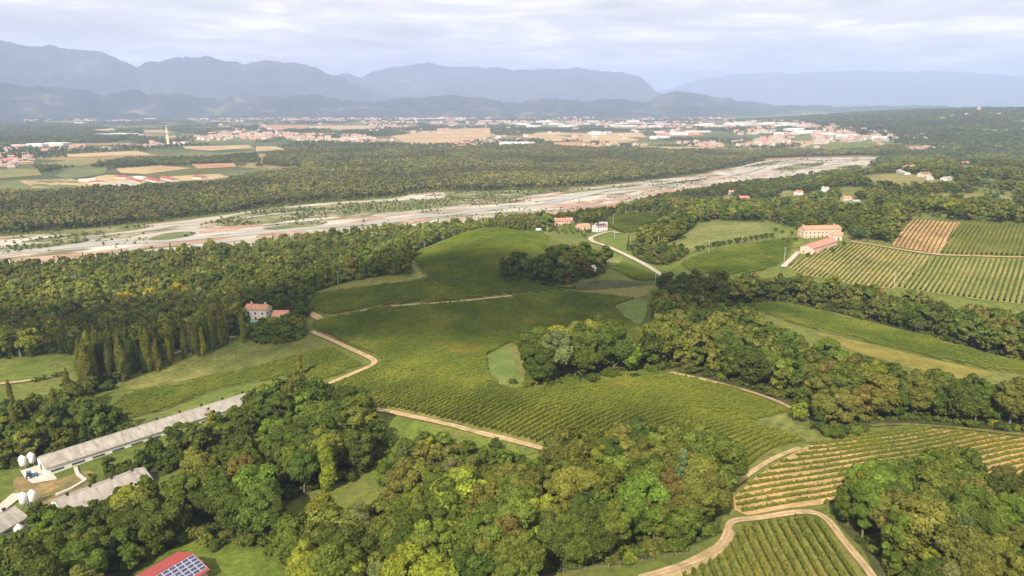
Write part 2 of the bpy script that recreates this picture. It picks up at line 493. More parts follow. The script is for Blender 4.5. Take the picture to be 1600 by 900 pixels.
m_tanrow = mat_noise('dry_vineyard_floor', [(0.18, 0.18, 0.06), (0.25, 0.215, 0.085), (0.33, 0.245, 0.12)], 0.02, scale2=0.8, amt=.36)
m_track = mat_noise('pale_dirt', [(0.24, 0.19, 0.09), (0.38, 0.27, 0.16), (0.48, 0.35, 0.23)], 0.25, scale2=1.5, amt=.15)
m_white_road = mat_noise('gravel_road', [(0.32, 0.28, 0.22), (0.40, 0.36, 0.29), (0.46, 0.41, 0.34)], 0.3, scale2=1.5, amt=.1)
m_stubble = mat_noise('stubble_field', [(0.28, 0.20, 0.10), (0.36, 0.26, 0.135), (0.42, 0.32, 0.18)], 0.008, scale2=0.06, amt=.12)
m_plough = mat_noise('ploughed_field', [(0.26, 0.14, 0.075), (0.34, 0.19, 0.10), (0.40, 0.26, 0.15)], 0.012, scale2=0.08, amt=.15)
m_crop = mat_noise('green_crop', [(0.07, 0.09, 0.028), (0.11, 0.125, 0.04), (0.16, 0.155, 0.06)], 0.008, scale2=0.06, amt=.15)
m_yard = mat_noise('concrete_yard', [(0.38, 0.34, 0.28), (0.50, 0.46, 0.40)], 0.15, scale2=1.0, amt=.1)

m_drytrack = mat_noise('worn_track', [(0.20, 0.19, 0.08), (0.32, 0.24, 0.13), (0.42, 0.30, 0.19)], 0.2, scale2=1.2)
m_trod = mat_noise('trodden_ground', [(0.09, 0.10, 0.03), (0.15, 0.125, 0.05), (0.25, 0.17, 0.085)], 0.12, scale2=0.7, amt=.35)
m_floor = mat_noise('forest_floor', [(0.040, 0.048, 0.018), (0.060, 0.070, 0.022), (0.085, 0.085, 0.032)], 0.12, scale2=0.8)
# ------------------------------------------------------------------ fields, by their outlines in the photograph
V1 = [(513,497),(600,481),(712,474),(800,464),(905,455),(1022,446),(1010,462),(985,470),(965,478),(976,494),(1003,512),
      (1006,560),(1054,584),(1158,612),(1200,630),(1236,643),(1205,652),(1170,661),(1190,672),(1222,677),(1256,688),(1225,695),
      (1172,726),(1139,754),(1100,775),(1000,770),(880,716),(840,700),(780,684),(720,663),(640,648),(598,640),(520,612),(512,602),
      (560,588),(594,572),(592,560),(560,545),(500,520),(487,508)]
sheet('vineyard', V1, m_vine_floor, label='large central vineyard ground', smooth=0)
V2 = [(483,466),(521,456),(600,447),(660,438),(668,433),(650,412),(640,402),(690,380),(740,369),(800,363),(845,362),(858,372),(852,405),
      (868,420),(840,448),(904,452),(800,461),(712,471),(600,478),(515,492),(488,486)]
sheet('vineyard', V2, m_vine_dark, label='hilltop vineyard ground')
sheet('vineyard', [(484,461),(521,449),(600,431),(640,434),(652,439),(600,445),(521,455)], m_vine_floor, off=.3, label='narrow vineyard strip below the wood')
V3 = [(953,420),(974,410),(1031,436),(1020,441),(990,438)]
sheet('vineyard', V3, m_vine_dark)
V4 = [(1062,414),(1080,404),(1110,393),(1200,377),(1240,373),(1236,392),(1226,411),(1190,424),(1140,430),(1085,430)]
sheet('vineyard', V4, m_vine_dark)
V5 = [(1422,343),(1500,348),(1466,398),(1391,383)]
sheet('vineyard', V5, m_orange, smooth=0)
V6 = [(1503,348),(1560,349),(1640,354),(1640,402),(1470,398)]
sheet('vineyard', V6, m_vine_floor, smooth=0)
V7 = [(1229,416),(1262,402),(1290,390),(1336,380),(1457,402),(1440,417),(1414,441),(1395,452),(1330,445),(1250,428)]
sheet('vineyard', V7, m_tanrow, smooth=0)
m_pale_floor = mat_noise('pale_vineyard_grass', [(0.13, 0.155, 0.04), (0.19, 0.195, 0.06), (0.26, 0.235, 0.095)], 0.03, scale2=0.7)
V8 = [(1459,402),(1640,406),(1640,480),(1540,470),(1400,450),(1416,441),(1444,417)]
sheet('vineyard', V8, m_pale_floor, smooth=0)
V9 = [(1165,478),(1200,473),(1229,476),(1330,498),(1445,527),(1530,550),(1620,572),(1620,586),(1555,580),(1460,561),(1324,527),(1243,507),(1200,492)]
sheet('vineyard', V9, m_vine_floor)
V10 = [(1262,516),(1324,529),(1460,563),(1555,583),(1543,589),(1518,595),(1460,588),(1388,565),(1320,545)]
m_yellow = mat_noise('yellowed_grass', [(0.12, 0.115, 0.022), (0.17, 0.15, 0.03), (0.22, 0.18, 0.045)], 0.05, scale2=0.7)
sheet('field', V10, m_yellow, label='narrow yellowed meadow strip')
V11 = [(1146,778),(1180,747),(1236,710),(1262,697),(1320,685),(1410,669),(1470,672),(1640,688),(1640,800),(1500,790),(1400,782),(1290,788),(1230,795),(1168,806),(1148,798)]
sheet('vineyard', V11, m_vine_soil, smooth=0, label='vineyard ground of orange soil strips')
V12 = [(1146,832),(1200,818),(1286,808),(1318,850),(1350,900),(1375,960),(1060,960),(1060,905),(1110,880)]
sheet('vineyard', V12, m_vine_floor, smooth=0, label='lower right vineyard ground')
V13 = [(150,655),(196,618),(400,576),(514,542),(570,572),(500,596),(440,590),(330,612),(260,640),(190,658)]
sheet('vineyard', V13, m_vine_dark, smooth=0, label='dark vineyard ground above the long sheds')
V14 = [(940,343),(985,333),(1035,333),(1030,352),(1000,361),(975,365),(958,359)]
sheet('vineyard', V14, m_vine_floor)
# meadows
m_crescent = mat_noise('mown_grass', [(0.085, 0.135, 0.022), (0.115, 0.16, 0.030), (0.155, 0.18, 0.05)], 0.06, scale2=0.6)
sheet('meadow', [(186,602),(231,577),(289,556),(400,536),(490,527),(514,540),(400,573),(196,614)], m_meadow, label='grass meadow with thin posts')
sheet('meadow', [(-60,567),(0,563),(132,551),(125,577),(55,597),(-60,604)], m_lush)
sheet('meadow', [(761,556),(798,536),(804,572),(818,592),(842,607),(806,611),(780,603),(764,584)], m_crescent, off=.3, smooth=2)
sheet('meadow', [(959,479),(985,470),(1010,466),(1012,480),(1008,500),(998,511),(974,496)], m_crescent, off=.3, smooth=2)
sheet('meadow', [(1172,661),(1205,651),(1240,645),(1262,655),(1275,672),(1330,678),(1410,664),(1480,668),(1320,686),(1262,694),(1254,686),(1222,676),(1190,670)], m_meadow2, off=.22)
sheet('meadow', [(884,446),(950,436),(1022,443),(1030,446),(910,456)], m_floor)  # grass strip in the dark litter colour, standing in for cloud shade
sheet('meadow', [(634,405),(642,410),(665,433),(650,439),(641,437),(640,420)], m_meadow2, off=.3)
sheet('meadow', [(1032,386),(1060,378),(1085,353),(1120,346),(1200,350),(1246,362),(1232,370),(1150,384),(1062,397),(1040,393)], m_meadow2)
sheet('meadow', [(930,371),(967,366),(1003,362),(987,382),(986,398),(1000,408),(1030,418),(1062,405),(1082,404),(1062,416),(1040,428),(1014,415),(945,385)], m_lush)
sheet('meadow', [(948,402),(966,398),(974,408),(953,419)], m_meadow2)
sheet('meadow', [(1200,350),(1250,358),(1262,372),(1250,392),(1206,377)], m_lush, off=.2)
sheet('meadow', [(1333,277),(1400,270),(1440,274),(1480,286),(1440,297),(1385,297),(1350,288)], m_drygrass, smooth=2, label='pale hill meadow below the white farmhouses')
sheet('meadow', [(1100,318),(1130,306),(1160,310),(1185,318),(1150,324)], m_drygrass)
sheet('meadow', [(1294,300),(1330,290),(1352,300),(1358,310),(1320,312)], m_meadow)
sheet('meadow', [(200,910),(240,872),(285,852),(330,843),(405,852),(440,880),(450,960),(200,980)], m_lush)
sheet('meadow', [(585,800),(560,790),(588,730),(604,700),(640,680),(640,760),(620,800)], m_lush, smooth=2)
sheet('meadow', [(594,650),(650,658),(740,678),(800,693),(846,706),(820,712),(760,705),(690,690),(640,690),(610,672)], m_lush, off=.15)
sheet('meadow', [(1240,798),(1290,788),(1300,800),(1285,806)], m_meadow)
sheet('meadow', [(255,650),(330,618),(385,602),(400,612),(300,648)], m_lush, off=.1)
for s_ in ([(1180,338),(1230,330),(1250,338),(1215,347)], [(1340,262),(1362,259),(1372,266),(1345,272)], [(1425,305),(1500,302),(1590,308),(1600,322),(1500,318),(1430,315)], [(1255,318),(1300,314),(1318,322),(1280,330)],
           [(1480,262),(1530,264),(1560,272),(1500,274)], [(1210,300),(1240,297),(1250,306),(1222,311)], [(1540,330),(1600,328),(1640,334),(1600,342)], [(1060,325),(1095,320),(1100,328),(1070,334)], [(1330,330),(1390,326),(1400,336),(1350,340)]):
    sheet('meadow', s_, m_drygrass if s_[0][0] % 20 else m_meadow, off=.2, smooth=2)
sheet('verge', [(1015,907),(1058,882),(1098,863),(1127,846),(1139,826),(1149,832),(1142,850),(1114,877),(1078,896),(1060,910)], m_drytrack, off=.2, smooth=2, label='worn sandy verge of the lower track')
sheet('verge', [(18,742),(60,752),(92,750),(120,738),(146,734),(150,756),(110,780),(92,798),(60,800),(24,780)], m_trod, off=.12, smooth=2, label='bare trodden ground between the sheds')
# river-side ploughed field and plain fields
sheet('field', [(830,346),(838,339),(900,328),(965,317),(992,318),(965,329),(905,338),(855,346)], m_plough, off=.25, label='bare orange field beside the river')
FARF = [([(-40,284),(105,278),(150,296),(60,306),(-40,303)], m_crop), ([(30,282),(110,279),(142,291),(50,294)], m_stubble),
 ([(-40,267),(60,264),(65,274),(-40,282)], m_drygrass), ([(85,275),(115,262),(175,262),(160,273),(110,280)], m_crop),
 ([(180,264),(250,259),(300,263),(230,272),(190,271)], m_stubble), ([(92,242),(215,236),(238,242),(110,246)], m_stubble),
 ([(130,204),(175,201),(187,205),(165,209)], m_stubble), ([(226,205),(264,204),(264,207),(226,207)], m_stubble),
 ([(285,229),(390,227),(396,231),(330,236),(290,233)], m_stubble), ([(298,257),(365,255),(370,261),(310,264)], m_plough),
 ([(345,271),(400,265),(450,262),(460,265),(400,273),(350,276)], m_crop), ([(268,276),(340,272),(362,276),(330,281),(240,285)], m_stubble),
 ([(418,263),(468,260),(462,265),(425,267)], m_meadow2), ([(510,253),(560,252),(562,256),(515,259)], m_meadow2),
 ([(515,260),(545,258),(545,262),(517,262)], m_stubble), ([(400,229),(430,229),(446,234),(400,237)], m_stubble),
 ([(610,213),(700,202),(765,200),(768,214),(700,225),(640,226)], m_stubble), ([(598,233),(650,233),(652,236),(605,236)], m_plough),
 ([(400,196),(480,196),(480,203),(420,204)], m_plough), ([(480,197),(590,196),(585,202),(484,203)], m_stubble),
 ([(815,212),(850,207),(960,210),(1000,219),(960,226),(900,221),(860,221),(830,219)], m_stubble),
 ([(858,223),(905,222),(948,229),(940,235),(880,232)], m_plough), ([(930,226),(965,226),(972,231),(942,233)], m_meadow2),
 ([(818,196),(895,193),(905,199),(832,200)], m_crop), ([(850,212),(910,210),(908,215),(850,216)], m_crop),
 ([(985,229),(1080,230),(1140,233),(1205,232),(1182,236),(1100,238),(1000,233)], m_stubble),
 ([(950,208),(1000,207),(1012,215),(960,215)], m_stubble), ([(1020,207),(1090,205),(1100,212),(1030,214)], m_plough),
 ([(640,185),(700,184),(705,187),(650,188)], m_stubble), ([(700,196),(760,193),(760,197),(700,199)], m_crop),
 ([(1330,214),(1400,213),(1405,216),(1335,217)], m_crop), ([(1580,190),(1640,186),(1640,191),(1585,194)], m_drygrass),
 ([(1160,222),(1290,220),(1295,226),(1170,227)], m_stubble), ([(300,190),(380,190),(380,193),(310,193)], m_crop),
 ([(60,256),(120,250),(180,249),(130,259),(70,262)], m_drygrass), ([(330,240),(400,236),(404,240),(340,245)], m_crop)]
for pts, m in FARF:
    sheet('field', pts, m, off=0.15, smooth=0, step=10)

# ------------------------------------------------------------------ the braided river
m_gravel, nt = new_mat('river_gravel')
RROT = -0.62
ca, fa = noise_col(nt, [(0.25, 0.225, 0.185), (0.36, 0.33, 0.28), (0.48, 0.445, 0.39)], 0.9, detail=7, stretch=(0.010, 0.05, 1), rot=RROT, lo=0.35, hi=0.65)
cb, fb = noise_col(nt, [(0, 0, 0), (1, 1, 1)], 1.3, detail=6, stretch=(0.007, 0.035, 1), rot=RROT, lo=0.53, hi=0.61)
cg, fg = noise_col(nt, [(0, 0, 0), (1, 1, 1)], 1.7, detail=6, stretch=(0.007, 0.022, 1), rot=RROT, lo=0.53, hi=0.60)
c = mixc(nt, ca, (0.30, 0.19, 0.13), cb)
c = mixc(nt, c, (0.13, 0.13, 0.06), cg)
finish(nt, c, 0.95, 0.1)
m_shoal = mat_noise('red_brown_shoal', [(0.24, 0.14, 0.10), (0.33, 0.20, 0.14), (0.46, 0.36, 0.29)], 0.03, scale2=0.2)
m_islet = mat_noise('scrub_ground', [(0.08, 0.11, 0.035), (0.14, 0.15, 0.055), (0.30, 0.26, 0.18)], 0.03, scale2=0.15, detail=8, lo=.35, hi=.7)
m_water, nt = new_mat('river_water')
cw, _ = noise_col(nt, [(0.25, 0.25, 0.21), (0.36, 0.355, 0.31)], 0.015, stretch=(1, 3, 1), rot=RROT)
wv = N(nt, 'ShaderNodeTexNoise', {'Vector': N(nt, 'ShaderNodeNewGeometry').outputs['Position'], 'Scale': 0.5, 'Detail': 4})
p_ = finish(nt, cw, 0.45, 0.4, 0, bump=wv.outputs['Fac'], bump_d=0.08)
RIVER = [(-80,376),(0,371),(120,362),(250,349),(350,337),(430,325),(500,318),(560,314),(620,311),(650,302),(690,300),(700,304),(690,311),
 (740,312),(790,312),(850,303),(900,296),(960,289),(1040,280),(1100,273),(1150,262),(1195,251),(1240,248),(1330,246),(1384,246),
 (1362,254),(1352,262),(1322,268),(1270,276),(1200,283),(1120,294),(1060,303),(1000,312),(965,319),(905,330),(860,337),(820,345),(740,350),
 (600,364),(500,374),(400,388),(300,395),(200,403),(100,411),(0,417),(-80,422)]
sheet('riverbed', RIVER, m_gravel, off=0.18, smooth=1, label='wide pale gravel riverbed')
SHOALS = [[(0,408),(90,399),(160,392),(215,388),(150,398),(60,408)], [(400,368),(440,362),(490,360),(455,367),(400,375)],
 [(610,347),(650,341),(680,342),(640,349)], [(700,352),(780,345),(840,337),(800,346),(720,355)], [(868,322),(920,313),(960,311),(920,321),(880,327)],
 [(1000,303),(1060,296),(1110,291),(1060,300),(1010,306)], [(1090,283),(1130,277),(1150,276),(1120,284)], [(300,362),(380,352),(430,347),(380,358),(320,365)],
 [(890,304),(930,298),(950,299),(915,306)]]
for s_ in SHOALS: sheet('shoal', s_, m_shoal, off=0.27, smooth=2, keep_open=False, label='rust coloured gravel shoal')
ISLETS = [[(0,388),(60,382),(120,375),(140,373),(138,379),(80,386),(40,395),(0,398)], [(225,376),(260,364),(310,362),(300,370),(250,377)],
 [(330,346),(380,334),(440,326),(560,318),(640,313),(700,311),(745,314),(720,322),(640,330),(560,336),(500,339),(440,347),(380,353),(340,355)],
 [(400,358),(450,352),(520,346),(500,353),(440,361)], [(690,300),(760,300),(850,296),(900,293),(860,302),(800,310),(750,312),(700,308)],
 [(1205,266),(1240,258),(1290,254),(1285,259),(1240,267)], [(160,372),(220,363),(226,366),(190,374)], [(20,380),(90,370),(150,362),(230,352),(240,356),(150,368),(60,380)], [(300,352),(350,344),(380,340),(350,350)], [(860,300),(920,296),(980,290),(1010,289),(960,296),(900,302)], [(1010,291),(1080,282),(1120,277),(1090,285),(1030,293)], [(1160,262),(1200,254),(1230,252),(1205,260)], [(720,318),(780,316),(830,312),(800,318),(740,322)], [(1300,262),(1330,258),(1350,260),(1325,264)]]
for s_ in ISLETS: sheet('islet', s_, m_islet, off=0.28, smooth=2, keep_open=False, label='low green scrub islet in the riverbed')
road('river', [(-80,402),(0,396),(60,392),(130,384),(200,380),(260,378),(330,372),(400,366),(470,358),(540,353),(600,348),(650,340),(700,337),(760,328),(820,322),(860,318),(905,306),(940,298),(1000,294),(1080,286),(1120,279),(1160,270),(1200,259),(1240,252),(1300,250),(1370,249)],
     19, m_water, off=0.32, label='shallow grey-green river channel', buf=0, wv=120)
road('river', [(150,404),(190,399),(240,392),(290,388),(330,381),(380,375)], 14, m_water, off=0.32, buf=0, wv=70, label='side channel by the near bank')
road('river', [(360,345),(420,336),(470,332),(530,330)], 9, m_water, off=0.36, buf=0, wv=70, label='thin side channel')

# ------------------------------------------------------------------ roads and tracks
road('road', [(967,365),(952,362),(930,369),(921,373),(926,379),(946,384),(980,400),(1010,415),(1034,431)], 4.2, m_white_road, label='pale concrete lane curving past the meadow')
road('driveway', [(1248,394),(1238,404),(1223,418)], 3.6, m_white_road, label='pale drive up to the pink barn')
road('track', [(487,519),(520,533),(556,550),(586,563),(588,570),(572,576),(545,588),(505,604)], 2.6, m_track, label='pale dirt track bending round the left field')
road('track', [(586,640),(640,651),(700,664),(760,680),(810,692),(858,705)], 2.4, m_track, label='pink dirt track under the central vineyard')
road('track', [(1048,583),(1090,592),(1130,602),(1170,612),(1205,624),(1232,636),(1252,648)], 2.2, m_track, label='stony track along the wood')
road('track', [(1000,905),(1045,892),(1089,877),(1118,862),(1134,843),(1139,828),(1135,816),(1142,813),(1170,814),(1205,808),(1250,801),(1278,800),(1294,812),(1312,840),(1338,870),(1370,910),(1390,950)], 2.0, m_track, off=.35, label='forked dirt track round the lower vineyard')
road('track', [(1150,757),(1180,735),(1210,716),(1250,701)], 1.8, m_drytrack, label='faint track beside the vine ends')
road('track', [(1360,667),(1380,664),(1430,664),(1500,670),(1580,680),(1640,684)], 2.0, m_drygrass)
road('path', [(497,500),(512,497),(600,479.5),(712,473),(800,463)], 1.6, m_track, label='thin footpath between two vineyards')
road('path', [(-40,604),(0,601),(40,597),(60,593)], 3.0, m_track)
road('path', [(1030,346),(1060,330),(1085,322)], 4.0, m_white_road)
road('path', [(1330,378),(1390,388),(1457,399),(1520,401),(1640,404)], 2.2, m_track)
road('path', [(0,722),(30,700),(60,680),(75,668)], 2.6, m_track)
road('path', [(-20,812),(10,790),(30,772)], 4.5, m_yard)
road('path', [(250,560),(300,545),(330,532),(370,527)], 2.5, m_track)
road('path', [(80,283),(110,279),(152,294)], 3.0, m_white_road)
road('path', [(1536,268),(1580,269),(1640,271)], 4.0, m_white_road)
sheet('forecourt', [(487,497),(478,489),(486,487),(500,493),(507,499),(495,501)], m_track, off=.3, smooth=0)
sheet('yard', [(32,737),(60,728),(84,742),(90,750),(52,757),(40,750)], m_yard, off=.25, smooth=0)
sheet('yard', [(120,284),(165,274),(215,276),(230,286),(215,292),(150,292)], m_stubble, off=.3, smooth=0, step=10)

#m_floor = mat_noise('forest_floor', [(0.040, 0.045, 0.018), (0.060, 0.065, 0.022), (0.085, 0.080, 0.032)], 0.12, scale2=0.8, amt=.36)
# ------------------------------------------------------------------ foliage
def foliage_mat(name):
    m, nt = new_mat(name)
    at = N(nt, 'ShaderNodeAttribute', attribute_name='tint', attribute_type='INSTANCER')
    oi = N(nt, 'ShaderNodeObjectInfo')
    co = N(nt, 'ShaderNodeTexCoord').outputs['Object']
    t = N(nt, 'ShaderNodeTexNoise', {'Vector': co, 'Scale': 0.45, 'Detail': 4, 'Roughness': 0.7})
    r = N(nt, 'ShaderNodeMapRange', {'Value': t.outputs['Fac'], 'From Min': 0.3, 'From Max': 0.7, 'To Min': 0.80, 'To Max': 1.22})
    lf = N(nt, 'ShaderNodeAttribute', attribute_name='leafvar')
    v = N(nt, 'ShaderNodeMath', {0: r.outputs[0], 1: lf.outputs['Fac']}, operation='MULTIPLY')
    sc = N(nt, 'ShaderNodeVectorMath', {0: at.outputs['Color'], 'Scale': v.outputs[0]}, operation='SCALE')
    d = N(nt, 'ShaderNodeBsdfDiffuse', {'Color': sc.outputs[0]})
    tr = N(nt, 'ShaderNodeBsdfTranslucent', {'Color': N(nt, 'ShaderNodeVectorMath', {0: sc.outputs[0], 1: (1.1, 1.25, 0.5)}, operation='MULTIPLY').outputs[0]})
    mx = N(nt, 'ShaderNodeMixShader', {0: 0.14, 1: d.outputs[0], 2: tr.outputs[0]})
    N(nt, 'ShaderNodeOutputMaterial', {'Surface': mx.outputs[0]})
    return m
m_leaf = foliage_mat('foliage')
m_bark = mat_noise('bark', [(0.10, 0.08, 0.06), (0.17, 0.14, 0.11), (0.24, 0.21, 0.18)], 1.5)
m_palebark = mat_noise('pale_bark', [(0.22, 0.19, 0.15), (0.34, 0.31, 0.26)], 1.5)

ICO = None
def ico(sub=1):
    bm = bmesh.new(); bmesh.ops.create_icosphere(bm, subdivisions=sub, radius=1)
    v = np.array([x.co[:] for x in bm.verts]); f = np.array([[q.index for q in p.verts] for p in bm.faces]); bm.free()
    return v, f
ICO1, ICO2 = ico(1), ico(2)

def crown_data(r, H, R, base, nl, nq, leaf, shape='round', core=True, up=0.5):
    """lobes filling a crown, each covered with leaf clumps"""
    cen, rad = [], []
    cz, hz_ = (H + base) / 2, (H - base) / 2
    for i in range(nl):
        if shape == 'column':
            t = (i + r.random()) / nl
            prof = math.sin(math.pi * min(1, (t * 0.92 + 0.08)) ** 0.75) ** 0.6
            a = r.random() * 6.283; q = R * 0.45 * prof * r.random()
            lr = R * (0.42 + 0.25 * r.random()) * max(0.35, prof)
            cen.append((q * math.cos(a), q * math.sin(a), base + (H - base) * t * 0.94)); rad.append((lr, lr, lr * 2.2))
        elif shape == 'cone':
            t = (i + r.random()) / nl
            w = (1 - t) ** 0.8
            a = r.random() * 6.283; q = R * 0.6 * w * r.random() ** 0.5
            lr = R * 0.42 * max(0.25, w) * (0.8 + 0.4 * r.random())
            cen.append((q * math.cos(a), q * math.sin(a), base + (H - base) * t * 0.96)); rad.append((lr, lr, lr * 0.8))
        else:
            while True:
                p = r.uniform(-1, 1, 3)
                n = np.linalg.norm(p)
                if n < 1 and n > 0.25: break
            p[2] = p[2] * 0.95 + 0.08
            w = 1.0 if p[2] > -0.2 else 1.0 + 0.35 * (p[2] + 0.2)
            if shape == 'spread': w *= 1.05
            lr = R * (0.20 + 0.24 * r.random() ** 1.3) * (1.15 - 0.35 * abs(p[2]))
            cen.append((p[0] * (R - lr * 0.55) * w, p[1] * (R - lr * 0.55) * w, cz + p[2] * (hz_ - lr * 0.6)))
            rad.append((lr, lr, lr * (0.72 + 0.25 * r.random())))
    cen, rad = np.array(cen), np.array(rad)
    # leaf clumps on the lobes, none inside another lobe
    wgt = rad[:, 0] * rad[:, 2]; wgt = wgt / wgt.sum()
    k = r.choice(nl, int(nq * 1.9), p=wgt)
    d = r.normal(size=(len(k), 3)); d /= np.linalg.norm(d, axis=1)[:, None]
    flip = (d[:, 2] < -0.35) & (r.random(len(k)) < up); d[flip, 2] *= -1
    rr = 0.84 + 0.36 * r.random(len(k)) ** 1.6
    p = cen[k] + d * rad[k] * rr[:, None]
    keep = np.ones(len(k), bool)
    for j in range(nl):
        q = np.sum(((p - cen[j]) / rad[j]) ** 2, 1)
        keep &= (q > 0.80) | (k == j)
    p, d, k = p[keep][:nq], d[keep][:nq], k[keep][:nq]
    n = len(p)
    nm = d + r.normal(scale=0.50, size=(n, 3)) + np.array([0, 0, 0.25])
    nm /= np.linalg.norm(nm, axis=1)[:, None]
    a = np.cross(nm, r.normal(size=(n, 3))); a /= np.linalg.norm(a, axis=1)[:, None] + 1e-9
    b = np.cross(nm, a)
    s = leaf * (0.6 + 0.8 * r.random(n))[:, None]
    if shape == 'column': b = b * 0.6; a = a * 1.0
    c0 = p - a * s - b * s * 0.55; c1 = p + a * s * 0.3 - b * s * 0.9 - nm * s * 0.25
    c2 = p + a * s + b * s * 0.5; c3 = p - a * s * 0.4 + b * s * 0.95 - nm * s * 0.25
    V = np.stack([c0, c1, c2, c3], 1).reshape(-1, 3)
    F = np.arange(4 * n).reshape(-1, 4)
    T = np.zeros((0, 3), int); lv = 0.72 + 0.55 * r.random(n) ** 1.2
    # lobe to lobe tone
    lt = 0.82 + 0.36 * r.random(nl); lv = lv * lt[k]
    if core:
        iv, jf = ICO1
        Vs, Ts = [V], []
        off = len(V)
        for j in range(nl):
            q = cen[j] + iv * rad[j] * (0.60 + 0.14 * r.random((len(iv), 1)))
            Vs.append(q); Ts.append(jf + off); off += len(iv)
        V = np.vstack(Vs); T = np.concatenate(Ts)
    return V, F, T, lv, cen, rad
def crown_mesh(name, seed, H, R, base, nl, nq, leaf, shape='round', core=True, trunk=None):
    r = np.random.default_rng(seed)
    V, F, T, lv, cen, rad = crown_data(r, H, R, base, nl, nq, leaf, shape, core)
    mats, faces, mi, lvs = [m_leaf], [F, T], [np.zeros(len(F) + len(T), int)], [lv, np.full(len(T), 0.8)]
    if trunk is not None:
        tv, tf = trunk
        faces.append(np.array(tf) + len(V)); V = np.vstack([V, tv])
        mats.append(m_bark); mi.append(np.ones(len(tf), int)); lvs.append(np.ones(len(tf)))
    faces = [f for f in faces if len(f)]
    me = np_mesh(name, V, faces, mats, np.concatenate(mi))
    at = me.attributes.new('leafvar', 'FLOAT', 'FACE')
    at.data.foreach_set('value', np.concatenate(lvs).astype(np.float32))
    return me, cen, rad
def trunk_data(r, H, base, r0, cen=None, n=6, limbs=5):
    """tapered trunk with a slight lean and limbs up to the lobes"""
    mb = MB()
    top = base + (H - base) * 0.6
    lean = r.normal(scale=0.02 * H, size=2)
    pts = [Vector((0, 0, -1.2)), Vector((lean[0] * .3, lean[1] * .3, base * 0.5)), Vector((lean[0] * .6, lean[1] * .6, base)), Vector((lean[0], lean[1], top))]
    rs = [r0 * 1.15, r0 * 0.9, r0 * 0.75, r0 * 0.3]
    for i in range(3): mb.tube(pts[i], pts[i + 1], rs[i], rs[i + 1], n, cap=False)
    if cen is not None and limbs:
        for j in r.choice(len(cen), min(limbs, len(cen)), replace=False):
            mb.tube(pts[2] + (pts[3] - pts[2]) * r.random() * 0.5, Vector(cen[j]), r0 * 0.38, r0 * 0.1, 4, cap=False)
    return np.array([tuple(v) for v in mb.v]), np.array(mb.f)

HERO, HERO_T = {}, {}
def hero(key, seed, H, R, base, nl, nq, leaf, shape='round', bark=None, limbs=6):
    r = np.random.default_rng(seed + 99)
    me, cen, rad = crown_mesh('crown', seed, H, R, base, nl, nq, leaf, shape)
    tv, tf = trunk_data(r, H, max(base, 1.0), R * 0.055 + 0.10, cen, 7, limbs)
    tm = np_mesh('trunk', tv, tf, [bark or m_bark], smooth=True)
    HERO.setdefault(key, []).append((me, tm, H))
SH = [(17, 5.6, 1.6, 40, 'round'), (19, 5.2, 2.0, 44, 'round'), (16, 6.2, 1.4, 46, 'spread'), (20, 5.6, 2.4, 48, 'round'), (15, 5.0, 1.0, 34, 'round'), (18, 4.6, 1.4, 36, 'round'), (17, 6.4, 1.6, 52, 'spread'), (21, 4.6, 2.0, 42, 'round'), (16, 5.4, 1.0, 40, 'round'), (18, 4.9, 4.2, 34, 'round'), (17, 5.4, 4.6, 34, 'spread'), (20, 3.7, 1.5, 38, 'round'), (19, 3.9, 3.0, 36, 'round')]
for i, (H, R, b, nl, shp) in enumerate(SH): hero('broad', 10 + i, H, R, b, nl, 8500, 0.35, shp)
for i in range(3): hero('poplar', 40 + i, 22 + i * 2, 2.5 + 0.3 * i, 1.0, 22, 4600, 0.34, 'column', m_palebark, 3)
hero('spruce', 50, 18, 4.2, 1.5, 22, 3400, 0.40, 'cone'); hero('spruce', 51, 15, 3.6, 1.5, 20, 3000, 0.38, 'cone')
for i in range(3): hero('shrub', 60 + i, 3.4 + 0.6 * i, 2.6 + 0.3 * i, 0.1, 12, 1100, 0.30, 'round', None, 2)
for i in range(2): hero('orchard', 70 + i, 4.2, 1.9, 1.2, 9, 700, 0.30, 'round', m_bark, 3)

def proto_collection(name, specs):
    c = bpy.data.collections.new(name)
    for i, (seed, H, R, b, nl, nq, leaf, shp) in enumerate(specs):
        r = np.random.default_rng(seed + 5)
        me, cen, rad = crown_mesh('tree', seed, H, R, b, nl, nq, leaf, shp, trunk=trunk_data(r, H, max(b, .6), R * 0.06, None, 4, 0))
        o = bpy.data.objects.new('%s_%02d' % (name, i), me); c.objects.link(o)
    return c
# all are 10 m high at scale 1
C_MID = proto_collection('tree_kinds_near', [(100 + i, 10, 3.3 + 0.5 * (i % 3), 1.2, 15 + 2 * i, 900, 0.42, 'round') for i in range(4)] + [(130, 10, 2.2, .8, 16, 800, .40, 'round'), (131, 10, 2.5, .6, 16, 800, .40, 'round')] +
                         [(120 + i, 10, 1.15, 0.6, 12, 500, 0.32, 'column') for i in range(2)])
C_BUSH = proto_collection('bush_kinds', [(180 + i, 10, 6.5, 0.0, 12, 420, 0.9, 'round') for i in range(5)])
C_FAR = proto_collection('tree_kinds_far', [(140 + i, 10, 3.2 + 0.5 * (i % 3), 0.8, 8, 170, 0.75, 'round') for i in range(5)] + [(150, 10, 1.6, 0.6, 6, 110, 0.6, 'column')])
C_DIST = proto_collection('tree_kinds_distant', [(160 + i, 10, 4.4, 0.2, 5, 40, 1.3, 'round') for i in range(4)])

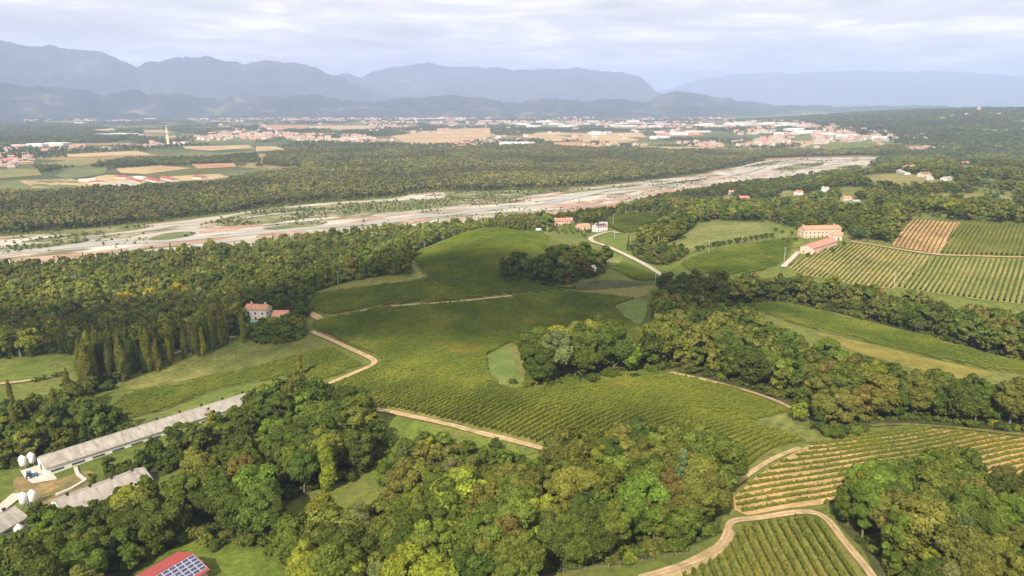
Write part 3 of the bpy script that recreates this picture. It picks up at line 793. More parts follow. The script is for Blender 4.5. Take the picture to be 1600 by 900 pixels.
def gn_instances(coll):
    ng = bpy.data.node_groups.new('scatter_' + coll.name, 'GeometryNodeTree')
    ng.interface.new_socket('Geometry', in_out='INPUT', socket_type='NodeSocketGeometry')
    ng.interface.new_socket('Geometry', in_out='OUTPUT', socket_type='NodeSocketGeometry')
    gi, go = ng.nodes.new('NodeGroupInput'), ng.nodes.new('NodeGroupOutput')
    ci = ng.nodes.new('GeometryNodeCollectionInfo'); ci.inputs['Collection'].default_value = coll
    ci.inputs['Separate Children'].default_value = True; ci.inputs['Reset Children'].default_value = True
    ip = ng.nodes.new('GeometryNodeInstanceOnPoints'); ip.inputs['Pick Instance'].default_value = True
    def att(nm, ty):
        n = ng.nodes.new('GeometryNodeInputNamedAttribute'); n.data_type = ty; n.inputs['Name'].default_value = nm; return n.outputs['Attribute']
    L = ng.links.new
    L(gi.outputs[0], ip.inputs['Points']); L(ci.outputs[0], ip.inputs['Instance'])
    L(att('pidx', 'INT'), ip.inputs['Instance Index'])
    cb_ = ng.nodes.new('ShaderNodeCombineXYZ'); L(att('rotz', 'FLOAT'), cb_.inputs[2])
    L(cb_.outputs[0], ip.inputs['Rotation']); L(att('scl', 'FLOAT_VECTOR'), ip.inputs['Scale'])
    L(ip.outputs[0], go.inputs[0])
    return ng
NG = {}
def scatter(name, pts, h, w, kind_idx, tint, coll, label):
    """pts (n,3); h height in m, w width factor; one object of stuff"""
    n = len(pts)
    if n == 0: return
    me = bpy.data.meshes.new(name)
    me.vertices.add(n); me.vertices.foreach_set('co', np.asarray(pts, np.float32).ravel())
    def A(nm, ty, arr, key='value'):
        a = me.attributes.new(nm, ty, 'POINT'); a.data.foreach_set(key, np.ascontiguousarray(arr).ravel())
    A('rotz', 'FLOAT', rng.uniform(0, 6.283, n).astype(np.float32))
    s = np.asarray(h) / 10.0
    A('scl', 'FLOAT_VECTOR', np.stack([s * w, s * w, s], -1).astype(np.float32), 'vector')
    A('pidx', 'INT', np.asarray(kind_idx).astype(np.int32))
    A('tint', 'FLOAT_COLOR', np.column_stack([tint, np.ones(n)]).astype(np.float32), 'color')
    o = mobj(name, me, kind='stuff', label=label)
    if coll.name not in NG: NG[coll.name] = gn_instances(coll)
    md = o.modifiers.new('instances', 'NODES'); md.node_group = NG[coll.name]
    return o

PAL = {'dark green': (0.046, 0.068, 0.016), 'mid green': (0.078, 0.102, 0.020), 'olive green': (0.115, 0.115, 0.028),
       'yellow-green': (0.165, 0.175, 0.024), 'grey-green': (0.105, 0.115, 0.052), 'brownish green': (0.120, 0.095, 0.032),
       'golden yellow': (0.34, 0.27, 0.025), 'blue-green': (0.070, 0.110, 0.070), 'rusty': (0.22, 0.12, 0.04), 'fresh green': (0.092, 0.135, 0.022)}
PN = list(PAL)
PC = np.array([PAL[k] for k in PN])
_mean = np.array((0.096, 0.108, 0.023))
for _i, _k in enumerate(PN):
    if _k not in ('golden yellow', 'rusty'): PC[_i] = (PC[_i] * .74 + _mean * .26) * np.array((1.17, 1.19, 1.02))
W_FRONT = dict(zip(PN, (0.22, 0.32, 0.27, 0.07, 0.025, 0.025, 0.0, 0.0, 0.0, 0.06)))
W_LEFT = dict(zip(PN, (0.66, 0.26, 0.06, 0.01, 0.01, 0.01, 0.0, 0.0, 0.0, 0.045)))
W_RAV = dict(zip(PN, (0.26, 0.28, 0.32, 0.06, 0.015, 0.04, 0.0, 0.0, 0.0, 0.02)))
W_BAND = dict(zip(PN, (0.42, 0.25, 0.22, 0.03, 0.01, 0.06, 0.0, 0.0, 0.0, 0.01)))
W_FLOOD = dict(zip(PN, (0.24, 0.20, 0.30, 0.05, 0.16, 0.07, 0.0, 0.0, 0.0, 0.02)))
W_RIVER = dict(zip(PN, (0.15, 0.23, 0.36, 0.03, 0.16, 0.06, 0.0, 0.0, 0.0, 0.02)))
W_HILL = dict(zip(PN, (0.32, 0.28, 0.20, 0.05, 0.04, 0.05, 0.0, 0.02, 0.0, 0.04)))

def jitter_grid(wp, sp):
    x0, y0 = wp.min(0) - sp; x1, y1 = wp.max(0) + sp
    gx, gy = np.meshgrid(np.arange(x0, x1, sp), np.arange(y0, y1, sp * 0.87))
    gx[1::2] += sp / 2
    gx = gx.ravel() + rng.uniform(-.36, .36, gx.size) * sp
    gy = gy.ravel() + rng.uniform(-.36, .36, gy.size) * sp
    k = inside(gx, gy, wp)
    return gx[k], gy[k]
KEEPOUT = []        # (x, y, radius) of buildings
def clear_of(x, y, buf=0.0, opens=True):
    k = np.ones(len(x), bool)
    if opens:
        for p in OPEN:
            x0, y0 = p.min(0); x1, y1 = p.max(0)
            m = (x > x0) & (x < x1) & (y > y0) & (y < y1) & k
            if m.any():
                idx = np.where(m)[0]
                k[idx[inside(x[idx], y[idx], p)]] = False
    for c, b in ROADS:
        if b <= 0: continue
        x0, y0 = c.min(0) - b - buf; x1, y1 = c.max(0) + b + buf
        m = (x > x0) & (x < x1) & (y > y0) & (y < y1) & k
        if m.any():
            idx = np.where(m)[0]
            k[idx[seg_dist(x[idx], y[idx], c) < b + buf]] = False
    for a, b, r_ in KEEPOUT:
        k &= (np.hypot(x - a, y - b) > r_ + buf)
    return k

UND = []
TREES = []          # candidate trees of the near woods: dicts of arrays, gathered then split
def wood(name, px_poly, sp, h0, h1, weights, edge=0.0, kind='broad', use_open=False, dens=None):
    wp = poly_w(densify(px_poly, 10))
    x, y = jitter_grid(wp, sp)
    k = clear_of(x, y, edge, use_open)
    x, y = x[k], y[k]
    if dens:
        k = vnoise(x, y, dens[0], 3) > dens[1]; x, y = x[k], y[k]
    n = len(x)
    p = np.array([weights[q] for q in PN]); p = p / p.sum()
    ci = rng.choice(len(PN), n, p=p)
    h = rng.uniform(h0, h1, n) * np.where(rng.random(n) < .3, rng.uniform(.6, .85, n), 1)
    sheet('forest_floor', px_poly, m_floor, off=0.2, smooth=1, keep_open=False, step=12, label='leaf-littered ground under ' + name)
    gx, gy = jitter_grid(wp, 3.4)
    g = clear_of(gx, gy, 0.5, use_open); gx, gy = gx[g], gy[g]; m = len(gx)
    cu = rng.choice(len(PN), m, p=p)
    UND.append(np.column_stack([gx, gy, rng.uniform(1.2, 4.2, m), PC[cu] * rng.uniform(.75, 1.1, (m, 1))]))
    TREES.append(dict(wood=name, x=x, y=y, h=h, ci=ci, kind=np.array([kind] * n, dtype=object)))
def lone(name, px, py, h, colour, kind='broad'):
    w = P(px, py)[0]
    TREES.append(dict(wood=name, x=np.array([w[0]]), y=np.array([w[1]]), h=np.array([float(h)]), ci=np.array([PN.index(colour)]), kind=np.array([kind], dtype=object)))
# ------------------------------------------------------------------ buildings
def rgbmat(name, col, **k): return mat_plain(name, col, **k)
m_white = rgbmat('white_plaster', (0.72, 0.69, 0.64), var=.06)
m_cream = rgbmat('cream_plaster', (0.66, 0.55, 0.42), var=.08)
m_pink = rgbmat('pink_plaster', (0.62, 0.44, 0.34), var=.10)
m_stone = rgbmat('stone_wall', (0.48, 0.36, 0.27), var=.25, scale=1.5)
m_tile, nt = new_mat('terracotta_tiles')
tcn = N(nt, 'ShaderNodeTexCoord').outputs['Object']
ct, _ = noise_col(nt, [(0.36, 0.17, 0.11), (0.50, 0.25, 0.16), (0.58, 0.33, 0.22)], 0.9, coord=tcn, detail=6)
wv = N(nt, 'ShaderNodeTexWave', {'Vector': tcn, 'Scale': 1.1, 'Distortion': 1.0}, bands_direction='X')
finish(nt, ct, 0.85, 0.2, bump=wv.outputs['Fac'], bump_d=0.06)
m_redtile = rgbmat('red_roof', (0.52, 0.20, 0.15), var=.12)
m_crimson = rgbmat('crimson_sheet_roof', (0.30, 0.055, 0.05), rough=.55, var=.06)
m_brownroof = rgbmat('brown_roof', (0.28, 0.15, 0.10), var=.15)
m_greyroof = rgbmat('grey_roof', (0.34, 0.33, 0.31), var=.15)
m_fibre, nt = new_mat('fibre_cement_roof')
tcn = N(nt, 'ShaderNodeTexCoord').outputs['Object']
ct, _ = noise_col(nt, [(0.20, 0.18, 0.155), (0.32, 0.29, 0.255), (0.41, 0.38, 0.34)], 0.5, coord=tcn, detail=8, stretch=(1.2, 0.4, 1))
wv = N(nt, 'ShaderNodeTexWave', {'Vector': tcn, 'Scale': 0.8, 'Distortion': 0.0}, bands_direction='X')
wr = N(nt, 'ShaderNodeMapRange', {'Value': wv.outputs['Fac'], 'To Min': .82, 'To Max': 1.08})
ct = mixc(nt, ct, wr.outputs[0], 1.0, 'MULTIPLY')
finish(nt, ct, 0.85, 0.2, bump=wv.outputs['Fac'], bump_d=0.05)
m_glass = rgbmat('window_glass', (0.04, 0.05, 0.06), rough=.15, spec=.6, var=.05)
m_shutter = rgbmat('dark_shutter', (0.10, 0.07, 0.05), var=.1)
m_panel = rgbmat('solar_cells', (0.030, 0.045, 0.11), rough=.3, spec=.6, var=.2, scale=.3)
m_alu = rgbmat('aluminium', (0.62, 0.64, 0.66), rough=.4, metal=.4, var=.05)
m_conc = rgbmat('concrete', (0.42, 0.39, 0.35), var=.12)
m_silo = rgbmat('white_fibreglass', (0.70, 0.70, 0.68), rough=.45, var=.05)
m_blue = rgbmat('blue_paint', (0.05, 0.14, 0.32), rough=.4, var=.05)
m_tyre = rgbmat('black_rubber', (0.03, 0.03, 0.03), var=.1)
m_pool = rgbmat('pool_water', (0.08, 0.45, 0.55), rough=.1, spec=.5, var=.05)
m_wood = rgbmat('weathered_wood', (0.30, 0.25, 0.19), var=.2)
m_dark = rgbmat('dark_opening', (0.025, 0.022, 0.02), var=.1)
m_dirtywhite = rgbmat('pale_sheet_roof', (0.50, 0.49, 0.47), rough=.6, var=.08)

def gable_house(name, a, b, W, wall_h, roof_h, mw, mr, label, cat='house', group=None, over=0.45, windows=2, storeys=1, chimney=1, door=True, th=0.22, hip=0.0, base_drop=1.5, mdoor=None, win=(1.0, 1.3), L=None, zoff=0.0, wmat=None):
    """a, b: pixels of the ground under the two ends of the ridge"""
    A, B = P1(*a), P1(*b)
    mid = (A + B) / 2
    d = Vector((B.x - A.x, B.y - A.y, 0)); LL = L or d.length; rz = math.atan2(d.y, d.x)
    z = min(A.z, B.z, mid.z) + zoff
    zt = max(A.z, B.z) - z
    wall_h = wall_h + zt * 0.5
    root = empty(name, (mid.x, mid.y, z), rz, label=label, cat=cat, group=group)
    hl, hw = LL / 2, W / 2
    mb = MB()
    v = [(-hl,-hw,-base_drop),(hl,-hw,-base_drop),(hl,hw,-base_drop),(-hl,hw,-base_drop),(-hl,-hw,wall_h),(hl,-hw,wall_h),(hl,hw,wall_h),(-hl,hw,wall_h),(-hl + hip*hw,0,wall_h+roof_h*(1 if hip == 0 else .96)),(hl-hip*hw,0,wall_h+roof_h*(1 if hip == 0 else .96))]
    f = [(0,1,5,4),(2,3,7,6),(3,0,4,8,7) if hip == 0 else (3,0,4,7),(1,2,6,9,5) if hip == 0 else (1,2,6,5)]
    mb.add(v, f)
    mb.obj('wall', mw, root)
    # roof: two slabs (or four for a hipped roof)
    rb = MB()
    e, t = over, th
    sl = roof_h / hw
    ez = wall_h - e * sl
    if hip == 0:
        for s in (-1, 1):
            q = [(-hl-e, s*(hw+e), ez), (hl+e, s*(hw+e), ez), (hl+e, 0, wall_h+roof_h), (-hl-e, 0, wall_h+roof_h)]
            vs = [(x, y, zz + 0.02) for x, y, zz in q] + [(x, y, zz + t) for x, y, zz in q]
            rb.add(vs, [(0,1,2,3),(4,7,6,5),(0,4,5,1),(1,5,6,2),(3,7,4,0)] if s < 0 else [(3,2,1,0),(5,6,7,4),(1,5,4,0),(2,6,5,1),(0,4,7,3)])
        rb.tube((-hl-e, 0, wall_h+roof_h+t), (hl+e, 0, wall_h+roof_h+t), 0.16, 0.16, 6)
    else:
        h = hip * hw
        vs = [(-hl-e,-hw-e,ez+.05),(hl+e,-hw-e,ez+.05),(hl+e,hw+e,ez+.05),(-hl-e,hw+e,ez+.05),(-hl+h,0,wall_h+roof_h+t),(hl-h,0,wall_h+roof_h+t)]
        rb.add(vs, [(0,1,5,4),(1,2,5),(2,3,4,5),(3,0,4),(3,2,1,0)])
    roof = rb.obj('roof', mr, root)
    for i in range(chimney):
        cxp = (-hl + 2.0) if i == 0 else (hl - 2.5)
        m = MB(); m.box((cxp, hw * 0.25, wall_h + roof_h + 0.1), (0.7, 0.7, 1.8)); m.box((cxp, hw * 0.25, wall_h + roof_h + 1.05), (0.95, 0.95, 0.14))
        m.obj('chimney', mw, roof)
    for s in (-1, 1):
        for st in range(storeys):
            zc = 1.5 + st * 2.9
            if zc + .7 > wall_h: continue
            for i in range(windows):
                xx = -hl + (i + 0.5) * LL / windows
                if door and st == 0 and i == windows // 2 and s == -1:
                    m = MB(); m.box((xx, s * (hw + .02), 1.1), (1.2, .08, 2.2)); m.obj('door', mdoor or m_shutter, root); continue
                m = MB(); m.box((xx, s * (hw + .02), zc), (win[0] + .16, .06, win[1] + .16)); w = m.obj('window', m_conc if wmat is None else wmat, root)
                m = MB(); m.box((xx, s * (hw + .05), zc), (win[0], .06, win[1])); m.obj('pane', m_glass, w)
    for s in (-1, 1):
        if W > 7 and windows:
            for st in range(storeys):
                zc = 1.5 + st * 2.9
                if zc + .7 > wall_h: continue
                for yy in (-hw * .45, hw * .45):
                    m = MB(); m.box((s * (hl + .02), yy, zc), (.06, win[0] + .16, win[1] + .16)); w = m.obj('window', m_conc if wmat is None else wmat, root)
                    m = MB(); m.box((s * (hl + .05), yy, zc), (.06, win[0], win[1])); m.obj('pane', m_glass, w)
    n = max(2, int(LL / 6))
    for i in range(n):
        t_ = (i + .5) / n
        KEEPOUT.append((A.x + (B.x - A.x) * t_, A.y + (B.y - A.y) * t_, W / 2 + 3.0))
    return root, hl, hw, wall_h

# the two long livestock sheds
def long_shed(a, b, W, label, vents, wins, L=None):
    root, hl, hw, wh = gable_house('livestock_shed', a, b, W, 2.3, 2.3, m_white, m_fibre, label, 'shed', over=.5, windows=0, chimney=0, door=False, th=.15)
    for k in range(vents):
        x = -hl + (k + .5) * 2 * hl / vents
        m = MB(); m.lathe([(.42, 0), (.42, .75), (.62, .85), (.62, 1.0), (.1, 1.15)], (x, 0.3, wh + 2.3), 10)
        m.obj('roof_vent', m_dark, root)
    for k in range(wins):
        x = -hl + (k + .5) * 2 * hl / wins
        m = MB(); m.box((x, -hw - .03, 1.55), (hl / wins * 1.3, .06, .85)); w = m.obj('window', m_alu, root)
        m = MB(); m.box((x, -hw - .07, 1.55), (hl / wins * 1.3 - .3, .05, .6)); m.obj('pane', m_glass, w)
    m = MB(); m.box((-hl - .03, 1.2, 1.25), (.08, 2.6, 2.4)); m.obj('door', rgbmat('green_door', (.07, .16, .10)), root)
    return root
long_shed((67, 737), (396, 623), 10.2, 'long white-walled shed with grey ridge-vented roof beside two round silos', 9, 12)
long_shed((92, 803), (226, 751), 11.5, 'lower long grey-roofed shed half hidden under trees', 4, 7)
long_shed((-60, 858), (26, 816), 9.5, 'grey-roofed shed cut off by the left edge', 3, 4)

def silo(px, py, label):
    p = P1(px, py)
    root = empty('feed_silo', p, 0.3, label=label, cat='silo', group='feed silos of the livestock sheds')
    m = MB(); m.lathe([(.25, 1.0), (1.45, 2.4), (1.5, 5.2), (1.2, 5.9), (.45, 6.35), (.4, 6.5)], n=20); m.obj('tank', m_silo, root, smooth=True)
    for i in range(4):
        t = math.pi / 4 + i * math.pi / 2
        m = MB(); m.tube((1.35 * math.cos(t), 1.35 * math.sin(t), -.5), (1.35 * math.cos(t), 1.35 * math.sin(t), 3.2), .07, .07, 6); m.obj('leg', m_alu, root)
    m = MB(); m.lathe([(.5, 6.4), (.5, 6.6), (.1, 6.75)], n=12); m.obj('lid', m_silo, root)
    m = MB()
    for i in range(9): m.box((1.6, 0, 1.6 + i * .45), (.05, .5, .05))
    m.box((1.6, .27, 3.4), (.05, .05, 4.2)); m.box((1.6, -.27, 3.4), (.05, .05, 4.2)); m.obj('ladder', m_alu, root)
    root.scale = (.8, .8, .8)
    KEEPOUT.append((p.x, p.y, 4.5))
silo(37.5, 733, 'leftmost white silo beside the long shed gable')
silo(51, 728, 'white silo nearest the long shed gable')
silo(39, 793, 'white silo at the lower shed, left of its pair')
silo(53, 789, 'white silo at the lower shed, right of its pair')
silo(33, 845, 'white silo in front of the cut-off grey shed')

def tractor(px, py):
    p = P1(px, py)
    root = empty('tractor', p + Vector((0, 0, .1)), 0.5, label='small blue tractor parked on the concrete yard by the silos', cat='tractor')
    m = MB(); m.box((.9, 0, 1.15), (1.9, .8, .7)); m.box((-.5, 0, .95), (1.3, .9, .5)); m.obj('body', m_blue, root)
    m = MB(); m.box((-.6, 0, 2.45), (1.4, 1.4, .1)); m.box((-.6, 0, 1.75), (1.1, 1.1, .9), 1)
    for a in (-1.15, .0):
        for b in (-.6, .6): m.box((a, b, 1.85), (.08, .08, 1.2))
    m.obj('cab', [m_blue, m_glass], root)
    for x, y, r_ in ((-.8, -.85, .8), (-.8, .85, .8), (1.3, -.75, .5), (1.3, .75, .5)):
        m = MB(); m.tube((x, y - .18, r_), (x, y + .18, r_), r_, r_, 18); w = m.obj('wheel', m_tyre, root)
        m = MB(); m.tube((x, y - .2, r_), (x, y + .2, r_), r_ * .5, r_ * .5, 12); m.obj('rim', m_alu, w)
    m = MB(); m.tube((1.2, .2, 1.4), (1.2, .2, 2.3), .05, .05, 6); m.obj('exhaust', m_dark, root)
tractor(50, 747)
# concrete feed channel between the sheds
def low_wall(name, pts, h, w, mat, label, cat='wall'):
    m = MB()
    ws = [P1(*p) for p in pts]
    for A, B in zip(ws[:-1], ws[1:]):
        c = (A + B) / 2; d = B - A
        vs = []
        n = Vector((-d.y, d.x, 0)).normalized() * (w / 2)
        for q, zz in ((A, -.5), (B, -.5), (A, h), (B, h)):
            vs += [q + n + Vector((0, 0, zz)), q - n + Vector((0, 0, zz))]
        m.add(vs, [(0,1,3,2),(4,6,7,5),(0,2,6,4),(1,5,7,3),(0,4,5,1),(2,3,7,6)])
    return m.obj(name, mat, label=label, cat=cat)
low_wall('concrete_channel', [(118, 732), (122, 743), (134, 752), (112, 765), (88, 775)], .7, 1.1, m_conc, 'bent pale concrete channel running between the two long sheds', 'channel')

# red barn with the photovoltaic roof
def pv_barn():
    root, hl, hw, wh = gable_house('barn', (240, 939), (303, 899), 12.0, 4.2, 1.9, m_stone, m_crimson, 'barn with crimson roof carrying solar panels at the bottom edge', 'barn', windows=0, chimney=0, door=False, over=.5, th=.15)
    sl = math.atan2(1.9, hw)
    nx, ny = 12, 5
    pw, ph = 1.68, 1.05
    x0 = hl + .3 - nx * pw
    for i in range(nx):
        for j in range(ny):
            cxx = x0 + (i + .5) * pw
            dist = .45 + (j + .5) * 1.12
            yy = -dist * math.cos(sl); zz = wh + 1.9 - dist * math.sin(sl) + .27
            vs, fs = [], [(0,1,2,3),(7,6,5,4),(0,4,5,1),(1,5,6,2),(2,6,7,3),(3,7,4,0)]
            for s, g in ((0, 0), (1, .06)):
                for dx, dd in ((-1, 1), (1, 1), (1, -1), (-1, -1)):
                    ddd = dist + dd * (ph / 2)
                    vs.append((cxx + dx * (pw / 2 - .05), -ddd * math.cos(sl), wh + 1.9 - ddd * math.sin(sl) + .20 + s * .06))
            m = MB(); m.add(vs, [(3,2,1,0),(4,5,6,7),(0,1,5,4),(1,2,6,5),(2,3,7,6),(3,0,4,7)]); fr = m.obj('solar_panel', m_alu, root)
            v2 = [(q[0] + (.07 if q[0] < cxx else -.07), q[1] * 1.0, q[2]) for q in vs[4:]]
            cyy = sum(q[1] for q in v2) / 4; czz = sum(q[2] for q in v2) / 4
            v2 = [(q[0], cyy + (q[1] - cyy) * .86, czz + (q[2] - czz) * .86 + .006) for q in v2]
            m = MB(); m.add(v2, [(0,1,2,3)]); m.obj('cells', m_panel, fr)
    m = MB(); m.box((hl + .04, -2.0, 1.6), (.08, 3.2, 3.2)); m.obj('door', m_wood, root)
    m = MB(); m.box((hl + 1.6, 2.5, 1.1), (2.6, 4, 2.2)); m.box((hl + 1.6, 2.5, 2.3), (3.0, 4.4, .14), 1); m.obj('lean_to', [m_stone, m_conc], root)
pv_barn()

# the white farmhouse with the pool
gable_house('farmhouse', (389, 497), (421, 493), 8.0, 5.6, 1.9, m_white, m_tile, 'white two-storey farmhouse with terracotta roof behind the pool', chimney=2, windows=3, storeys=2, wmat=m_white)
gable_house('annex', (430, 500), (452, 497), 9.5, 3.0, 2.0, m_cream, m_tile, 'low annex with broad terracotta roof right of the white farmhouse', 'annex', chimney=0, windows=2)
pp = P1(402, 503)
pool = MB(); pool.box((0, 0, .22), (8, 4.2, .3)); po = pool.obj('swimming_pool', m_conc, label='turquoise garden pool below the white farmhouse', cat='pool'); po.location = pp; po.rotation_euler.z = .1
m = MB(); m.box((0, 0, .34), (7.4, 3.6, .12)); m.obj('water', m_pool, po)
# pink stone farm on the right
gable_house('farmhouse', (1251, 371), (1308, 366), 9.5, 6.2, 2.0, m_pink, m_tile, 'long two-storey pink farmhouse with terracotta roof behind the red barn', chimney=2, windows=9, storeys=2, wmat=m_white)
gable_house('porch_wing', (1296, 373), (1316, 374), 8.5, 3.6, 1.7, m_pink, m_tile, 'open porch wing with terracotta roof joined to the pink farmhouse', 'farm wing', chimney=0, windows=2)
gable_house('barn', (1260, 397), (1298, 381), 9.5, 4.0, 1.9, m_pink, m_redtile, 'pink stone barn with long red roof at the head of the drive', 'barn', chimney=0, windows=5, wmat=m_white)
# hamlet at the end of the lane
gable_house('house', (866, 352), (884, 350), 9, 5.0, 1.8, m_pink, m_redtile, 'pink red-roofed house, leftmost of the hamlet at the lane end', windows=4, storeys=2)
gable_house('house', (884, 350), (897, 348), 9, 4.2, 1.8, m_cream, m_tile, 'cream house with orange roof in the hamlet, second from the left', windows=3)
gable_house('house', (902, 359), (919, 357), 10, 3.6, 1.8, m_pink, m_tile, 'low pink house with wide orange roof beside the solar house', windows=3, chimney=0)
rt, hl, hw, wh = gable_house('house', (929, 362), (945, 360), 9.5, 5.2, 1.8, m_white, m_tile, 'white two-storey house with blue solar roof where the lane ends', windows=4, storeys=2, wmat=m_white)
for j in range(7):
    for i in range(3):
        sl = math.atan2(1.8, hw); dist = .9 + i * 1.45
        m = MB(); vs = []
        for s in (0, 1):
            for dx, dd in ((-.75, .65), (.75, .65), (.75, -.65), (-.75, -.65)):
                ddd = dist + dd
                vs.append((-hl + 1.2 + j * (2 * hl - 2.4) / 6 + dx, -ddd * math.cos(sl), wh + 1.8 - ddd * math.sin(sl) + .28 + s * .06))
        m.add(vs, [(3,2,1,0),(4,5,6,7),(0,1,5,4),(1,2,6,5),(2,3,7,6),(3,0,4,7)]); m.obj('solar_panel', m_panel, rt)
gable_house('house', (936, 355), (948, 354), 7, 3.4, 1.4, m_white, m_greyroof, 'small white outbuilding behind the solar-roofed house', windows=2, chimney=0)
gable_house('hut', (919, 427), (928, 427), 5, 3.8, 1.5, m_pink, m_greyroof, 'small pink hut with pale roof at the edge of the dark copse', 'hut', windows=1, chimney=0, L=4.5)
gable_house('shelter', (839, 362), (846, 362), 5, 2.2, .8, m_white, m_dirtywhite, 'small white garden shelter left of the hamlet', 'shelter', windows=0, chimney=0)
gable_house('shelter', (790, 356), (796, 356), 4, 2.2, .8, m_white, m_dirtywhite, 'tiny white shelter among bushes behind the hilltop vineyard', 'shelter', windows=0, chimney=0)
gable_house('shed', (1015, 382), (1021, 382), 4, 2.4, .8, m_brownroof, m_dirtywhite, 'little white-roofed shed in the trees beside the meadow', 'shed', windows=0, chimney=0)
# farms of the far right hills
FARM = [((1399,270),(1412,269),9,4.2,1.6,m_pink,m_brownroof,'low pink-walled house, leftmost on the pale hill meadow'),
 ((1414,267),(1428,266),10,6.5,2.0,m_white,m_tile,'tall white house with orange roof above the hill meadow'),
 ((1404,271),(1418,273),8,3.4,1.2,m_white,m_greyroof,'white garage block in front of the tall white house'),
 ((1437,277),(1450,276),9,5.0,1.6,m_cream,m_brownroof,'cream house with brown roof right of the tall white house'),
 ((1446,281),(1456,281),8,3.0,1.2,m_white,m_greyroof,'small white building below the cream hill house'),
 ((1474,282),(1483,281),8,3.2,1.3,m_white,m_greyroof,'white shed with grey roof at the right end of the hill meadow'),
 ((1243,306),(1252,304),8,4.5,1.6,m_white,m_redtile,'white cottage with red gable among the right hand trees'),
 ((1283,300),(1294,298),9,4.0,1.6,m_white,m_greyroof,'white bungalow with grey roof on the wooded slope'),
 ((1316,314),(1328,312),9,3.2,1.5,m_cream,m_tile,'cream bungalow with tile roof below the wooded slope'),
 ((1330,319),(1341,317),8,2.8,1.2,m_stone,m_greyroof,'stone shed with grey roof in the valley garden'),
 ((1125,304),(1138,303),10,3.0,1.5,m_cream,m_brownroof,'long low cream house near the riverbank'),
 ((1139,303),(1146,302),8,3.5,1.4,m_white,m_tile,'small white house beside the long low cream house'),
 ((1154,312),(1169,311),9,3.0,1.5,m_brownroof,m_redtile,'brown cottage with bright red roof among bushes'),
 ((1500,258),(1512,257),10,5.0,1.8,m_white,m_tile,'white villa with orange roof among right hand hill trees'),
 ((1514,258),(1524,257),10,4.0,1.6,m_cream,m_brownroof,'cream house just right of the orange-roofed villa'),
 ((1525,259),(1534,259),8,3.0,1.2,m_white,m_greyroof,'low white shed at the right end of the hill row'),
 ((1504,243),(1520,241),12,4.5,1.8,m_cream,m_greyroof,'grey-roofed house further up in the right hand trees')]
for a, b, W, wh_, rh, mw, mr, lb in FARM:
    gable_house('house', a, b, W, wh_, rh, mw, mr, lb, windows=3, storeys=2 if wh_ > 4.6 else 1, chimney=1, wmat=m_white)
    for dy_ in (3, 7, 11):
        q = P1((a[0] + b[0]) / 2, (a[1] + b[1]) / 2 + dy_); KEEPOUT.append((q.x, q.y, 11))
# red-roofed farm on the plain
RB = [((186,279),(202,280),16,4.5,2.5,m_cream,m_crimson,'crimson-roofed farm building at the left of the plain farm'),
 ((208,283),(224,287),14,4.0,2.2,m_cream,m_crimson,'crimson-roofed barn, second from the left on the plain farm'),
 ((214,279),(230,281),16,4.0,1.2,m_white,m_dirtywhite,'white-roofed shed behind the crimson barns'),
 ((232,282),(252,286),14,4.5,2.4,m_cream,m_crimson,'crimson-roofed barn in the middle of the plain farm'),
 ((256,280),(275,284),14,4.5,2.4,m_cream,m_crimson,'crimson-roofed barn, second from the right on the plain farm'),
 ((306,279),(319,280),14,4.5,2.4,m_cream,m_crimson,'crimson-roofed barn standing alone at the right of the plain farm'),
 ((124,284),(150,283),16,4.0,1.2,m_white,m_dirtywhite,'long white-roofed shed at the left end of the plain farm'),
 ((140,287),(162,286),14,3.5,1.8,m_white,m_brownroof,'brown-roofed shed in front of the white-roofed shed'),
 ((166,288),(186,294),20,2.6,1.0,m_greyroof,m_greyroof,'grey greenhouse in front of the crimson barns, left one'),
 ((190,287),(208,293),20,2.6,1.0,m_greyroof,m_greyroof,'grey greenhouse in front of the crimson barns, right one')]
for a, b, W, wh_, rh, mw, mr, lb in RB:
    gable_house('barn', a, b, W, wh_, rh, mw, mr, lb, 'barn', windows=0, chimney=0, door=False, over=.6)

def tower(px, d, w, h, spire, name, label, mw, z=None):
    az = math.atan((px - 800) / FPX)
    x, y = d * math.sin(az), d * math.cos(az)
    zz = float(HT(np.array([x]), np.array([y]))[0]) if z is None else z
    root = empty(name, (x, y, zz), .3, label=label, cat='tower')
    m = MB(); m.box((0, 0, h / 2 - 1), (w, w, h + 2)); m.box((0, 0, h * .78), (w + 1, w + 1, .8)); m.box((0, 0, h + .3), (w + 1.4, w + 1.4, 1.0)); m.obj('shaft', mw, root)
    for s in ((1, 0), (-1, 0), (0, 1), (0, -1)):
        m = MB(); m.box((s[0] * (w / 2 + .05), s[1] * (w / 2 + .05), h * .89), (w * .4 if s[1] else .2, w * .4 if s[0] else .2, h * .12)); m.obj('belfry_opening', m_dark, root)
    m = MB(); m.lathe([(w * .62, h + .8), (w * .5, h + .8 + spire * .1), (.2, h + .8 + spire)], n=8); m.obj('spire', mw if spire > 10 else m_tile, root)
tower(273, 2950, 8.0, 42, 26, 'bell_tower', 'tall slender bell tower with pointed spire over the riverside village', m_cream)
tower(1507, 5050, 12, 26, 4, 'stone_tower', 'square pale tower on the wooded hill at the right', m_cream)
tower(654, 5200, 9, 34, 12, 'bell_tower', 'small pale bell tower among the far central villages', m_white)
gable_house('church', (262, 219), (273, 218), 18, 11, 5, m_cream, m_tile, 'cream church nave at the foot of the tall bell tower', 'church', windows=4, chimney=0)

